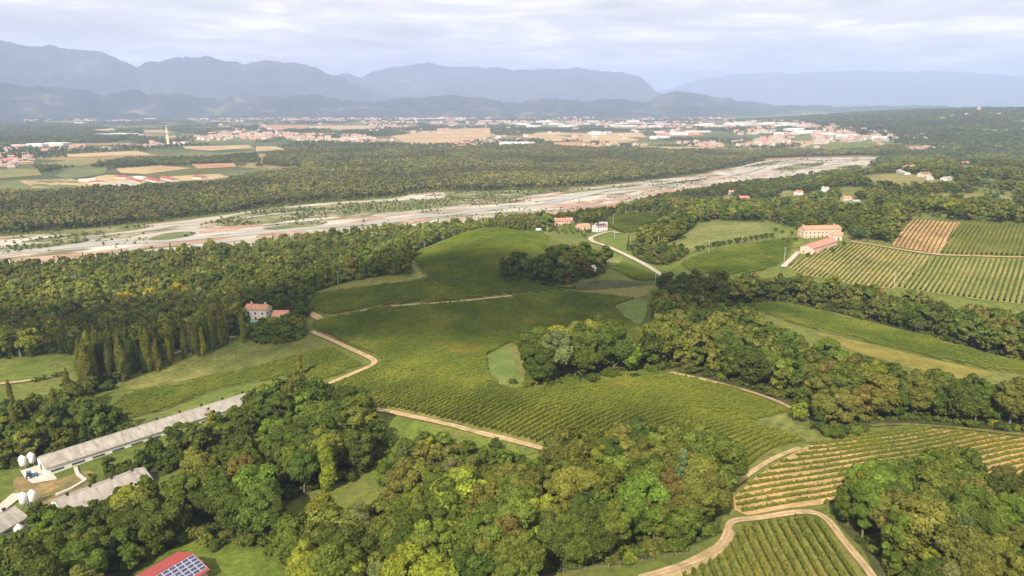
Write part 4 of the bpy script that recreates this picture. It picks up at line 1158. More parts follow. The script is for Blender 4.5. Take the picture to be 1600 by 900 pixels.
# ------------------------------------------------------------------ towns
HW = [rgbmat('town_white', (0.56, 0.54, 0.50)), rgbmat('town_cream', (0.50, 0.42, 0.33)), rgbmat('town_pink', (0.48, 0.35, 0.28))]
HR = [m_tile, m_brownroof, m_greyroof, m_redtile]
RN = ['terracotta', 'brown', 'grey', 'red']; WNM = ['white', 'cream', 'pink']
def block_data(L, W, h, rh, flat=False):
    hl, hw = L / 2, W / 2
    v = [(-hl,-hw,-3),(hl,-hw,-3),(hl,hw,-3),(-hl,hw,-3),(-hl,-hw,h),(hl,-hw,h),(hl,hw,h),(-hl,hw,h)]
    e = .5 if not flat else .0
    v += [(-hl-e,-hw-e,h-e*rh/hw+.1),(hl+e,-hw-e,h-e*rh/hw+.1),(hl+e,hw+e,h-e*rh/hw+.1),(-hl-e,hw+e,h-e*rh/hw+.1),(-hl-e,0,h+rh),(hl+e,0,h+rh)]
    fw = [(0,1,5,4),(1,2,6,5),(2,3,7,6),(3,0,4,7)]
    fr = [(8,9,13,12),(10,11,12,13)]
    fg = [(11,8,12),(9,10,13)]
    return v, fw, fr, fg
HM = {}
def house_mesh(i):
    """small catalogue of simple houses with wings, shared by the copies"""
    if i in HM: return HM[i]
    r = random.Random(i)
    mb = MB()
    L, W, h = r.uniform(10, 15), r.uniform(8, 10), r.choice([3.2, 5.6, 6.2])
    def blk(ox, oy, L, W, h, rh, rot):
        v, fw, fr, fg = block_data(L, W, h, rh)
        c, s = math.cos(rot), math.sin(rot)
        v = [(ox + a * c - b * s, oy + a * s + b * c, z) for a, b, z in v]
        b0 = len(mb.v); mb.v += v
        for f in fw + fg: mb.f.append(tuple(q + b0 for q in f)); mb.m.append(0)
        for f in fr: mb.f.append(tuple(q + b0 for q in f)); mb.m.append(1)
    blk(0, 0, L, W, h, 2.0, 0)
    if r.random() < .6: blk(L * .35, -W * .5, W * .8, 6, h * .75, 1.5, math.pi / 2)
    if r.random() < .4: blk(-L * .7, 1, 6, 6, 3, 1.2, 0)
    mb.box((L * .25, 1.2, h + 2.1), (.7, .7, 1.6), 0)
    for s in (-1, 1):
        for zc in ([1.6] if h < 4 else [1.6, 4.3]):
            for k in range(4): mb.box((-L / 2 + (k + .5) * L / 4, s * (W / 2 + .02), zc), (1.1, .08, 1.3), 2)
    HM[i] = mb.mesh('house', [HW[i % 3], HR[(i // 3) % 4], m_glass])
    return HM[i]
for i in range(24): house_mesh(i)
TOWNS = [('the riverside village round the tall bell tower', [(298,215),(330,208),(420,207),(470,210),(560,213),(600,216),(622,222),(560,225),(470,220),(400,220),(320,221)], 260, (0,0,3)),
 ('the house row left of the bell tower', [(60,234),(200,224),(300,222),(306,226),(200,233),(60,240)], 45, (0,1,3)),
 ('the village at the left edge', [(-40,234),(30,231),(50,240),(48,256),(20,263),(-40,260)], 60, (0,0,1)),
 ('the houses among the central fields', [(700,225),(760,216),(800,215),(832,222),(820,232),(750,233),(705,232)], 50, (0,1,2)),
 ('the scattered houses behind the central wood', [(850,228),(1000,224),(1100,222),(1200,220),(1210,229),(1100,231),(1000,229)], 60, (0,1,2)),
 ('the town beyond the river bend', [(1130,198),(1250,191),(1330,200),(1400,210),(1490,215),(1400,221),(1290,223),(1290,232),(1200,228),(1150,212)], 260, (0,0,1)),
 ('the far central town', [(760,181),(900,179),(1100,183),(1200,188),(1300,195),(1200,201),(1000,201),(850,197),(740,194)], 620, (0,1,2)),
 ('the villages left of the central town', [(560,191),(600,182),(760,179),(800,190),(760,200),(690,197),(600,201)], 300, (0,0,2)),
 ('the villages at the foot of the hills', [(-40,184.5),(600,185),(760,185),(600,190),(330,190.5),(-40,190)], 520, (0,0,1)),
 ('the hamlets on the right wooded hill', [(1150,172),(1300,170),(1420,178),(1560,178),(1600,176),(1560,186),(1400,192),(1250,184)], 36, (0,1,2)),
 ('the scattered farms of the wide plain', [(300,190),(900,190),(1200,205),(900,221),(760,214),(600,212),(350,204)], 110, (0,1,2)),
 ('the farms along the right hand valley', [(1300,236),(1350,226),(1460,226),(1560,236),(1500,240),(1380,238)], 14, (0,1,2))]
cand = []
for nm, poly, n, rk in TOWNS:
    pl = densify(poly, 8); wp = np.array(poly, float)
    pts = []
    while len(pts) < n:
        # even in the picture plane's rows would be uneven on the ground; sample in pixels, thin by noise
        px = rng.uniform(wp[:, 0].min(), wp[:, 0].max(), 400); py = rng.uniform(wp[:, 1].min(), wp[:, 1].max(), 400)
        k = inside(px, py, wp) & (vnoise(px * 3, py * 9, 60, 4) > rng.uniform(.2, .7, 400))
        pts += list(zip(px[k], py[k]))
    pts = np.array(pts[:n]); w = P(pts[:, 0], pts[:, 1])
    kept = []
    for q in w:
        if all((q[0] - z[0]) ** 2 + (q[1] - z[1]) ** 2 > 16 ** 2 for z in kept[-400:]): kept.append(q)
    base_rot = rng.uniform(0, 3)
    for q in kept:
        cand.append((nm, q, int(rng.integers(0, 24)) if rng.random() > .5 else int(rng.choice([0, 1, 2, 9, 10, 11, 0, 1])), base_rot + rng.choice([0, 1.571]) + rng.normal(0, .15)))
cand.sort(key=lambda c: math.hypot(c[1][0], c[1][1]))
NIND = 262
LB = {}
for c in cand[:NIND]:
    LB.setdefault((c[0], c[2] % 3, (c[2] // 3) % 4), []).append(float(project(*c[1])[0]))
for v_ in LB.values(): v_.sort()
def nth(n): return '%d%s' % (n, 'th' if 10 <= n % 100 <= 20 else {1: 'st', 2: 'nd', 3: 'rd'}.get(n % 10, 'th'))
for i, (nm, q, k, rz) in enumerate(cand[:NIND]):
    l_ = LB[(nm, k % 3, (k // 3) % 4)]; r_ = l_.index(float(project(*q)[0])) + 1
    o = mobj('house', house_mesh(k), loc=tuple(q), label='%s house, %s roof%s in %s' % (WNM[k % 3], RN[(k // 3) % 4], ', %s from left' % nth(r_) if len(l_) > 1 else '', nm), cat='house', group='houses of ' + nm)
    o.rotation_euler.z = rz
    s_ = rng.uniform(1.05, 1.45); o.scale = (s_, s_, s_)
rest = cand[NIND:]
V, F4, F3, M4, M3 = [], [], [], [], []
off = 0
for nm, q, k, rz in rest:
    L, W, h = rng.uniform(14, 26), rng.uniform(10, 15), rng.choice([6, 7, 9, 12])
    v, fw, fr, fg = block_data(L, W, h, 2.2)
    v = np.array(v); c, s = math.cos(rz), math.sin(rz)
    v = np.stack([q[0] + v[:, 0] * c - v[:, 1] * s, q[1] + v[:, 0] * s + v[:, 1] * c, q[2] + v[:, 2]], -1)
    V.append(v); F4 += [[a + off for a in f] for f in fw + fr]; M4 += [k % 3] * 4 + [3 + (k // 3) % 4] * 2
    F3 += [[a + off for a in f] for f in fg]; M3 += [k % 3] * 2; off += len(v)
if rest:
    me = np_mesh('distant_houses', np.vstack(V), [np.array(F4), np.array(F3)], HW + HR, M4 + M3)
    mobj('distant_houses', me, kind='stuff', label='far mass of small pale houses in the towns below the hills')
# long white industrial halls and greenhouses
HALLS = [(118,233,150,'far left'),(88,231,110,''),(180,213,95,''),(205,213,70,''),(60,230,90,'')]
hp = [(35,230),(60,229.5),(90,229),(172,213),(195,213),(210,213),(125,193),(235,187),(300,187)]
for _ in range(46): hp.append((rng.uniform(800, 1290), rng.uniform(190.5, 199.5)))
hp += [(1030,208),(1090,207),(1060,211),(940,208),(935,211),(1240,205),(1260,208),(1290,212),(1225,210),(1200,206),(1320,216),(805,228),(815,226),(822,228),(1105,195),(1140,197),(760,190),(720,187),(690,186),(1380,217),(1030,217)]
hm = []
for i in range(8):
    m = MB(); L, W, h = 60 + i * 7, 26 + (i % 3) * 9, 8 + i % 3 * 2
    m.box((0, 0, h / 2 - 1), (L, W, h + 2))
    nb = 3 + i % 3
    for b in range(nb):
        y0 = -W / 2 + b * W / nb; y1 = y0 + W / nb; ym = (y0 + y1) / 2
        m.add([(-L/2-.4,y0,h+.01),(L/2+.4,y0,h+.01),(L/2+.4,ym,h+1.8),(-L/2-.4,ym,h+1.8),(L/2+.4,y1,h+.01),(-L/2-.4,y1,h+.01)],
              [(0,1,2,3),(3,2,4,5),(0,3,5),(1,4,2)], 1)
    for k in range(6): m.box((-L / 2 + (k + .5) * L / 6, -W / 2 - .03, 2.2), (4, .1, 4.4), 2)
    hm.append(m.mesh('industrial_hall', [m_white if i % 2 else m_dirtywhite, m_dirtywhite if i % 3 else m_greyroof, m_greyroof]))
hp.sort()
for i, (a, b) in enumerate(hp):
    q = P1(a, b); sec = 'left plain' if a < 400 else ('far central town' if a < 1300 else 'town beyond the river bend')
    o = mobj('industrial_hall', hm[i % 8], loc=q, label='long pale industrial hall, %s from left, edge of the %s' % (nth(sum(1 for t in hp[:i + 1] if (t[0] < 400) == (a < 400) and (t[0] < 1300) == (a < 1300))), sec), cat='warehouse', group='pale industrial halls of the ' + sec)
    o.rotation_euler.z = rng.normal(-.1, .25); s_ = rng.uniform(.8, 1.3); o.scale = (s_, s_, 1)
    KEEPOUT.append((q.x, q.y, 45))

# ------------------------------------------------------------------ poles
def pole(px, py, h, label, arm=1.2, cat='utility pole'):
    p = P1(px, py)
    root = empty('utility_pole', p, 0.2, label=label, cat=cat, group='concrete utility poles')
    m = MB(); m.tube((0, 0, -.6), (0, 0, h), .22, .13, 8); m.obj('pole', m_conc, root)
    m = MB(); m.box((0, 0, h - .35), (arm, .12, .14)); m.obj('crossarm', m_conc, root)
    for s in (-1, 0, 1):
        m = MB(); m.lathe([(.06, h - .28), (.1, h - .16), (.05, h - .02)], (s * arm * .42, 0, 0), 8); m.obj('insulator', m_silo, root)
    return p + Vector((0, 0, h - .1))
tops = [pole(32, 558, 10, 'pale utility pole beside the bright left meadow'), pole(267, 499, 9.5, 'pale utility pole in the left woods, second along the line'),
        pole(361, 505, 9.5, 'pale utility pole just left of the white farmhouse')]
tops2 = [pole(528, 445, 9, 'pale utility pole by the narrow vineyard strip'), pole(618, 416, 8, 'pale utility pole behind the lime vineyard strip'), pole(663, 391, 8.5, 'pale utility pole at the left foot of the hilltop vineyard'),
         pole(708, 378, 9, 'pale utility pole on the left crest of the hilltop vineyard'), pole(752, 369, 8, 'pale utility pole on the crest of the hilltop vineyard'), pole(855, 365, 8, 'pale utility pole at the right end of the hilltop vineyard')]
pole(1107, 399, 11, 'pale utility pole between the meadow and the right vineyard'); pole(1225, 409, 10, 'pale utility pole beside the drive of the pink barn')
pole(1024, 441, 7, 'short pole at the lower end of the lane'); pole(960, 374, 8, 'pale pole at the near side of the lane bend'); pole(984, 384, 8, 'pale pole beside the dark conifer in the lane meadow')
pole(1028, 386, 9, 'pale pole above the little white-roofed shed'); pole(958, 352, 11, 'pale pole beside the solar-roofed house'); pole(1397, 446, 8, 'pale pole at the lower edge of the tan vineyard')
pole(854, 345, 8, 'pale pole left of the pink hamlet house'); pole(978, 334, 9, 'pale pole on the far edge of the small round vineyard'); pole(1457, 234, 22, 'tall far pylon above the right hand woods')
def wire(a, b, nm):
    m = MB(); pv = None
    for i in range(13):
        t = i / 12; q = a.lerp(b, t) - Vector((0, 0, 4 * t * (1 - t) * (b - a).length * .02))
        if pv is not None: m.tube(pv, q, .035, .035, 3, cap=False)
        pv = q
    m.obj('overhead_wire', m_conc, label=nm, cat='wire')
wire(tops[0], tops[1], 'thin overhead wire across the left woods to the second pole')
wire(tops[1], tops[2], 'thin overhead wire ending at the farmhouse pole')
wire(tops2[0], tops2[1], 'thin wire above the lime vineyard strip')
wire(tops2[2], tops2[3], 'thin wire along the hilltop vineyard, lower left span'); wire(tops2[3], tops2[4], 'thin wire along the hilltop vineyard, upper span')

for i, (px, py) in enumerate(((185, 599), (218, 585), (250, 573), (336, 566), (366, 560), (360, 540), (437, 541), (466, 533))):
    m = MB(); m.tube((0, 0, -.3), (0, 0, 2.0), .07, .06, 6); m.box((0, 0, 2.0), (.2, .2, .08))
    o = m.obj('post', m_conc, label='pale post standing in the left grass meadow, %s from the left' % nth(i + 1), cat='post', group='posts in the left meadow'); o.location = P1(px, py)
A_, B_ = P1(880, 896), P1(1092, 862)
fr = empty('fence', A_, 0, label='thin wire fence with wooden posts between foreground wood and track', cat='fence')
pts_ = [P1(880 + 212 * t, 896 - 34 * t ** 1.3) for t in np.linspace(0, 1, 13)]
for p in pts_:
    m = MB(); q = p - A_; m.tube(q - Vector((0, 0, .3)), q + Vector((0, 0, 1.5)), .06, .05, 6); m.obj('post', m_wood, fr)
m = MB()
for p, q in zip(pts_[:-1], pts_[1:]):
    for z in (.5, .9, 1.3): m.tube(p - A_ + Vector((0, 0, z)), q - A_ + Vector((0, 0, z)), .012, .012, 3, cap=False)
m.obj('wire', m_conc, fr)
# ------------------------------------------------------------------ rows of vines
m_vine, nt = new_mat('vine_leaves')
ca, _ = noise_col(nt, [(0.064, 0.096, 0.016), (0.100, 0.130, 0.020), (0.155, 0.172, 0.028)], 0.035, detail=6, lo=.35, hi=.68)
cb, _ = noise_col(nt, [(.68,) * 3, (1.35,) * 3], 1.3, detail=5, lo=.3, hi=.7)
cc, fc = noise_col(nt, [(0, 0, 0), (1, 1, 1)], 0.022, detail=5, lo=.60, hi=.74)
c = mixc(nt, ca, (0.21, 0.165, 0.030), cc)
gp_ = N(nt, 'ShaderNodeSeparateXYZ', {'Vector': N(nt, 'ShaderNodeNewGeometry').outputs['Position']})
rp_ = N(nt, 'ShaderNodeMapRange', {'Value': gp_.outputs[1], 'From Min': 345.0, 'From Max': 255.0, 'To Max': .22})   # leaves mixed towards yellow, more so in the nearer rows
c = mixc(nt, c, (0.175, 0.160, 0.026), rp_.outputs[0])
c = mixc(nt, c, cb, 1.0, 'MULTIPLY')
d_ = N(nt, 'ShaderNodeBsdfDiffuse', {'Color': c}); t_ = N(nt, 'ShaderNodeBsdfTranslucent', {'Color': c})
N(nt, 'ShaderNodeOutputMaterial', {'Surface': N(nt, 'ShaderNodeMixShader', {0: .2, 1: d_.outputs[0], 2: t_.outputs[0]}).outputs[0]})

SEC = np.array([(-.30, .25), (-.46, .85), (-.40, 1.5), (0, 1.9), (.40, 1.5), (.46, .85), (.30, .25)])
def hedge(c, brk, leaf, scale=1.0):
    """c (n,2) samples along one row; brk marks where a gap follows"""
    n = len(c)
    g = np.gradient(c, axis=0); g /= np.linalg.norm(g, axis=1)[:, None] + 1e-9
    nr = np.stack([-g[:, 1], g[:, 0]], -1)
    z = HTF(c[:, 0], c[:, 1])
    k = len(SEC)
    hsc = min(1.0, scale + .08)
    hs = hsc + rng.normal(0, .10, n) + (vnoise(c[:, 0], c[:, 1], 9, 8) - .5) * .35
    ws = 1 + rng.normal(0, .11, n) + (vnoise(c[:, 0], c[:, 1], 7, 9) - .5) * .4
    V = np.empty((n, k, 3))
    for j, (o, h) in enumerate(SEC):
        oo = o * scale * ws + rng.normal(0, .07, n)
        V[:, j, 0] = c[:, 0] + nr[:, 0] * oo; V[:, j, 1] = c[:, 1] + nr[:, 1] * oo
        V[:, j, 2] = z + h * hs + rng.normal(0, .07, n)
    i = np.where(~brk[:-1])[0]
    F = []
    for j in range(k - 1):
        F.append(np.stack([i * k + j, (i + 1) * k + j, (i + 1) * k + j + 1, i * k + j + 1], -1))
    V = V.reshape(-1, 3); F = np.concatenate(F) if len(i) else np.zeros((0, 4), int)
    if leaf > 0:
        m = int(n * leaf)
        s = rng.integers(0, n, m); j = rng.integers(1, k - 1, m)
        p = V.reshape(n, k, 3)[s, j] + rng.normal(0, .16, (m, 3))
        a = rng.normal(size=(m, 3)); a /= np.linalg.norm(a, axis=1)[:, None]
        b = np.cross(a, rng.normal(size=(m, 3))); b /= np.linalg.norm(b, axis=1)[:, None] + 1e-9
        sz = rng.uniform(.12, .28, (m, 1))
        Q = np.stack([p - a * sz - b * sz, p + a * sz - b * sz, p + a * sz + b * sz, p - a * sz + b * sz], 1).reshape(-1, 3)
        F = np.vstack([F, np.arange(4 * m).reshape(-1, 4) + len(V)]); V = np.vstack([V, Q])
    return V, F
# fast ground height on the near land: bilinear lookup in a fine grid
_gx = np.arange(-340, 560, 3.0); _gy = np.arange(120, 700, 3.0)
_GX, _GY = np.meshgrid(_gx, _gy); _GZ = HT(_GX, _GY)
def HTF(x, y):
    u = np.clip((x + 340) / 3.0, 0, len(_gx) - 1.001); v = np.clip((y - 120) / 3.0, 0, len(_gy) - 1.001)
    i, j = u.astype(int), v.astype(int); fu, fv = u - i, v - j
    z = (_GZ[j, i] * (1 - fu) + _GZ[j, i + 1] * fu) * (1 - fv) + (_GZ[j + 1, i] * (1 - fu) + _GZ[j + 1, i + 1] * fu) * fv
    out = (x < -338) | (x > 555) | (y < 122) | (y > 695)
    if out.any(): z = z.copy(); z[out] = HT(x[out], y[out])
    return z
ROWS = []
WOODSHAPES = []
def clip_row(c, wp, field, where, idx, leaf, scale=1.0, inset=1.2):
    k = inside(c[:, 0], c[:, 1], wp)
    for ws in WOODSHAPES: k &= ~inside(c[:, 0], c[:, 1], ws)
    for rc, b in ROADS:
        if 0 < b < 8: k &= seg_dist(c[:, 0], c[:, 1], rc) > b - .4
    if k.sum() < 5: return
    ids = np.where(k)[0]
    cc_ = c[ids]; brk = np.concatenate([np.diff(ids) > 1, [True]])
    V, F = hedge(cc_, brk, leaf, scale)
    if len(F) < 6: return
    mid = cc_.mean(0)
    L = len(ids) * np.hypot(*(c[1] - c[0])); D = np.hypot(*mid)
    u, v, dep = project(cc_[:, 0], cc_[:, 1], HTF(cc_[:, 0], cc_[:, 1]) + 1)
    vis = ((u > 0) & (u < 1600) & (v > 0) & (v < 900)).mean()
    ROWS.append(dict(V=V, F=F, field=field, where=where, idx=idx, size=L * vis / D ** 2, mid=mid))
def straight_rows(px_poly, a, b, spacing, field, where, leaf=0, seg=.8, scale=1.0, bow=0.0):
    wp = poly_w(densify(px_poly, 6))
    A, B = P1(*a), P1(*b)
    d = np.array([B.x - A.x, B.y - A.y]); d /= np.linalg.norm(d); nr = np.array([-d[1], d[0]])
    s, t = wp @ d, wp @ nr
    n = int((t.max() - t.min()) / spacing)
    order = range(n)
    for i in order:
        tt = t.min() + (i + .5) * spacing
        ss = np.arange(s.min(), s.max(), seg)
        off = bow * ((ss - s.mean()) / (s.max() - s.min())) ** 2
        c = ss[:, None] * d + (tt + off + (vnoise(ss, ss * 0 + tt, 30, 2) - .5) * .5)[:, None] * nr
        clip_row(c, wp, field, where, i, leaf, scale)
# footprints of the woods that stand in the central vineyard
W6 = [(818,588),(826,600),(850,603),(900,599),(940,590),(1000,583),(1050,579),(1054,568),(1010,568),(960,560),(885,552),(845,566),(822,576)]
W1 = [(470,1000),(455,900),(470,850),(560,826),(612,820),(640,808),(700,796),(760,792),(860,765),(900,748),(1000,728),(1085,738),(1118,765),(1130,792),(1128,815),(1120,838),(1085,852),(1040,868),(1000,876),(880,892),(830,905),(860,1000)]
WOODSHAPES += [poly_w([(761,556),(798,536),(850,560),(850,604),(842,608),(806,611),(780,603),(764,584)]), poly_w([(959,479),(985,470),(1010,466),(1030,470),(1030,510),(998,511),(974,496)]), poly_w(densify(W6, 8)), poly_w(densify(W1, 8))]
# central vineyard: rows climb from the track, then bend along the contour
def central_rows():
    wp = poly_w(densify(V1, 6))
    base = np.array([-20.0, 262.0]); loc = np.array([math.cos(math.radians(-25)), math.sin(math.radians(-25))])
    a0, a1 = math.radians(50), math.radians(-3)
    seg = .8; n = 0
    for k in np.arange(-480, 215, 2.6):
        n += 1
        B = base + loc * k
        # heading as a function of arc length s (bend spread over 46 m)
        s = np.arange(-170, 860, seg)
        w = 1 / (1 + np.exp(-s / 9.0))
        th = a0 * (1 - w) + a1 * w - math.radians(6) * np.clip((s - 120) / 150, 0, 1)
        d = np.stack([np.cos(th), np.sin(th)], -1) * seg
        c = np.cumsum(d, 0); c -= c[np.argmin(abs(s))]; c += B
        if n % 2: c = c[s < 12]
        k_ = (abs(c[:, 0]) < 400) & (c[:, 1] > 150) & (c[:, 1] < 520)
        if k_.sum() < 8: continue
        if k < -150 and n % 2: continue
        near = c[k_][:, 1].mean() < 300
        clip_row(c[k_], wp, 'the large central vineyard', 'counting back from the right hand tip', n, 1.3 if near else 0, .86)
central_rows()
straight_rows(V12, (1149, 825), (1184, 900), 2.5, 'the lower right vineyard', 'counting from its right edge', 3.0, .6, 1.0)
straight_rows(V11, (1230, 731), (1440, 700), 2.7, 'the orange-striped right vineyard', 'counting from the lower track', 2.0, .7, .58)
straight_rows(V13, (300, 612), (500, 560), 3.0, 'the dark vineyard above the long sheds', 'counting from its lower edge', 1.0, .8, .78)
straight_rows(V9, (1240, 495), (1500, 560), 3.0, 'the strip vineyard between wood bands', 'counting from its lower edge', 0, 1.0, .78)
straight_rows(V5, (1422, 344), (1391, 382), 3.0, 'the bare orange vineyard', 'counting from its right edge', 0, 1.2, .7)
straight_rows(V6, (1503, 350), (1470, 397), 2.8, 'the green vineyard on the right slope', 'counting from its right edge', 0, 1.2, 1.15)
straight_rows(V7, (1271, 412), (1291, 396), 2.8, 'the tan vineyard below the pink barn', 'counting from its right edge', 0, 1.2, .7)
straight_rows(V8, (1438, 453), (1455, 427), 2.8, 'the pale vineyard beside the tan one', 'counting from its right edge', 0, 1.2, .95)
straight_rows(V4, (1085, 424), (1225, 398), 3.4, 'the dark vineyard beside the tree row', 'counting from its near edge', 0, 1.4, .95)
straight_rows(V14, (966, 361), (1022, 339), 4.5, 'the small round vineyard beyond the lane', 'counting from its lower edge', 0, 1.6, 1.5, bow=14)
straight_rows(V3, (962, 430), (1010, 430), 2.6, 'the little vineyard below the lane', 'counting from its near edge', 0, 1.2, 1.2)
straight_rows(V2, (515, 480), (800, 450), 3.3, 'the hilltop vineyard', 'counting from the footpath', 0, 1.3, .88)
ORD = lambda n: '%d%s' % (n, 'th' if 10 <= n % 100 <= 20 else {1: 'st', 2: 'nd', 3: 'rd'}.get(n % 10, 'th'))
ROWS.sort(key=lambda r: -r['size'])
ind, rest = ROWS[:290], ROWS[290:]
byf = {}
for r in ROWS: byf.setdefault(r['field'], []).append(r)
for f, rs in byf.items():
    rs.sort(key=lambda r: r['idx'])
    for i, r in enumerate(rs): r['rank'] = i + 1
cnt = {}
for r in ind:
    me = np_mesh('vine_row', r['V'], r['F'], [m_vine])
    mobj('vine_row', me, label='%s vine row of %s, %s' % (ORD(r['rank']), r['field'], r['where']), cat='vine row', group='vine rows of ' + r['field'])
by = {}
for r in rest: by.setdefault(r['field'], []).append(r)
for f, rs in by.items():
    V, F, o = [], [], 0
    for r in rs: V.append(r['V']); F.append(r['F'] + o); o += len(r['V'])
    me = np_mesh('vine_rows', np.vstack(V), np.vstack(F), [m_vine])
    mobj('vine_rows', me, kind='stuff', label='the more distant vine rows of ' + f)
print('rows', len(ROWS))

# ------------------------------------------------------------------ woods near and far
wood('the foreground wood', W1, 6.3, 13.5, 19.5, W_FRONT, .5)
W2a = [(110,1000),(-60,1000),(-60,895),(20,888),(70,880),(120,866),(180,832),(240,802),(300,772),(350,748),(400,722),(450,694),(500,664),(560,662),(598,692),(590,722),(560,748),(490,765),(445,790),(430,815),(450,840),(440,870),(400,850),(330,838),(285,848),(235,872),(195,915),(180,1000)]
wood('the dark left wood', W2a, 6.2, 11, 17, W_LEFT, .5, use_open=True)
wood('the trees between the sheds', [(160,752),(250,706),(330,672),(400,640),(470,632),(500,640),(440,668),(330,712),(225,756),(190,760)], 6.5, 7, 12, W_LEFT, .5)
wood('the dark trees at the shed end', [(396,660),(405,640),(440,632),(505,630),(512,655),(450,668)], 6.5, 12, 16, W_LEFT, .5)
wood('the trees left of the sheds', [(-80,735),(-80,668),(40,660),(92,642),(122,620),(134,598),(150,606),(140,640),(170,660),(230,672),(60,722),(20,735)], 6.5, 9, 14, W_LEFT, 1)
wood('the left bottom corner trees', [(-80,890),(-80,862),(0,845),(50,838),(56,856),(20,882)], 6.0, 8, 12, W_LEFT, 1)
wood('the lower shed copse', [(58,852),(60,836),(100,824),(114,840),(100,856)], 6, 8, 10, W_LEFT, 1)
wood('the ravine wood', W6, 6.4, 15, 22, dict(W_RAV, **{'yellow-green': .18}), .5)
WR = [(1054,574),(1058,582),(1100,592),(1150,606),(1200,619),(1252,642),(1268,664),(1290,676),(1340,677),(1375,660),(1470,664),(1600,676),(1720,690),(1720,676),(1600,664),(1555,656),(1460,637),(1388,619),(1324,599),(1243,566),(1200,545),(1150,518),(1110,500),(1058,500),(1030,486),(1026,500),(1026,520),(1030,550)]
wood('the broad right wood', WR, 6.4, 13, 18.5, W_RAV, .5, use_open=True)
WB = [(1026,470),(1040,458),(1080,455),(1120,456),(1200,458),(1260,463),(1330,476),(1400,488),(1500,508),(1600,527),(1720,555),(1720,595),(1600,568),(1530,548),(1445,524),(1330,494),(1229,472),(1150,474),(1120,492),(1060,492)]
wood('the dark upper wood band', WB, 6.4, 12, 16, W_BAND, .5, use_open=True)
wood('the lower right clump', [(1345,850),(1322,835),(1305,812),(1310,795),(1360,780),(1420,775),(1500,785),(1560,790),(1640,810),(1720,840),(1720,1000),(1400,1000),(1370,905)], 6.6, 13, 20, dict(W_FRONT, **{'olive green': .4, 'grey-green': .14}), .5)
wood('the pink hut copse', [(788,442),(790,434),(830,428),(855,412),(880,400),(915,402),(940,412),(948,428),(912,436),(890,444),(840,449)], 7.0, 9, 17, dict(W_BAND), .5)
wood('the trees below the white farmhouse', [(382,530),(384,512),(420,510),(470,508),(480,520),(470,532),(420,540)], 6, 7, 9, {**{k: 0 for k in PN}, 'fresh green': .8, 'yellow-green': .2}, 0)
wood('the trees behind the white farmhouse', [(372,500),(375,480),(455,470),(478,470),(484,490),(474,500),(458,490),(430,485),(395,490)], 7, 8, 13, W_LEFT, 0)
wood('the trees under the poplar row', [(130,604),(150,575),(200,558),(260,545),(330,525),(370,510),(380,522),(330,540),(260,562),(200,584),(165,612)], 6, 6, 12, W_LEFT, .5, use_open=True)
wood('the bushes under the pink track', [(612,716),(640,690),(690,692),(760,706),(800,715),(850,722),(860,742),(760,752),(700,770),(640,786),(625,760)], 6.0, 5, 9, dict(W_FRONT, **{'fresh green': .35}), 1.0)
wood('the trees beside the lane meadow', [(988,402),(990,388),(1040,385),(1075,396),(1060,408),(1035,416),(1005,410)], 7, 5, 9, W_FLOOD, 0)
wood('the trees beyond the small round vineyard', [(1000,378),(1010,366),(1040,352),(1060,335),(1090,340),(1080,356),(1058,374),(1028,384)], 8, 10, 15, W_HILL, 0)
# named single trees
L_ = lone
L_('l', 513, 768, 20, 'yellow-green', 'poplar1'); L_('l', 470, 592, 15, 'yellow-green', 'poplar1')
L_('s', 1062, 800, 20, 'blue-green', 'spruce'); L_('s', 982, 391, 12, 'dark green', 'spruce'); L_('s', 1365, 655, 9, 'dark green', 'spruce')
L_('y', 1246, 660, 8, 'yellow-green'); L_('y', 1462, 898, 7, 'golden yellow'); L_('y', 723, 900, 15, 'fresh green'); L_('y', 1275, 676, 10, 'dark green')
for px, py in ((197, 484), (206, 484), (236, 478), (272, 480), (280, 470), (292, 473), (248, 462)): L_('g', px, py, 14, 'golden yellow')
L_('r', 225, 440, 13, 'rusty')
for px, py, h in ((18, 772, 8), (8, 800, 8), (84, 822, 8), (68, 828, 9), (104, 836, 9), (128, 830, 8), (156, 818, 8), (186, 806, 8), (44, 868, 9), (62, 874, 9), (-4, 842, 8), (28, 826, 7), (212, 794, 9), (236, 782, 9), (146, 762, 6)): L_('the trees round the lower sheds', px, py, h, str(rng.choice(['dark green', 'dark green', 'mid green'])))
L_('f', 465, 492, 13, 'dark green', 'spruce'); L_('b', 632, 422, 7, 'brownish green'); L_('b', 611, 424, 6, 'dark green'); L_('b', 490, 456, 9, 'olive green'); L_('b', 467, 448, 9, 'yellow-green')
# poplars along the left lane
for i in range(92):
    t = i / 91
    px = 128 + 255 * t + rng.normal(0, 6); py = 600 - 72 * t + rng.normal(0, 8)
    if t > .55 and rng.random() < .45: continue
    L_('p', px, py, rng.uniform(17, 27) * (1.05 - .28 * t), str(rng.choice(['olive green', 'yellow-green', 'mid green', 'olive green', 'dark green'])), 'poplar')
for px, py, h in ((28, 690, 17), (62, 676, 18), (90, 664, 17), (112, 640, 20), (20, 640, 15), (420, 500, 14), (365, 528, 20), (378, 520, 18), (352, 540, 19)): L_('p', px, py, h, 'olive green', 'poplar')
# row of small round trees above the right vineyard
for i, (px, py) in enumerate(((1090, 393), (1098, 391), (1107, 389), (1114, 387), (1122, 386), (1130, 384), (1140, 383), (1149, 382), (1156, 380), (1163, 380), (1172, 377), (1182, 376), (1190, 374), (1197, 373), (1206, 372))):
    L_('o', px, py, rng.uniform(4, 5.6), 'dark green', 'orchard')
for px, py in ((1224, 378), (1231, 381), (1243, 377), (1222, 366), (1236, 368), (1212, 362), (1262, 402), (1300, 396), (1318, 384)): L_('o', px, py, 3.6, 'dark green', 'orchard')
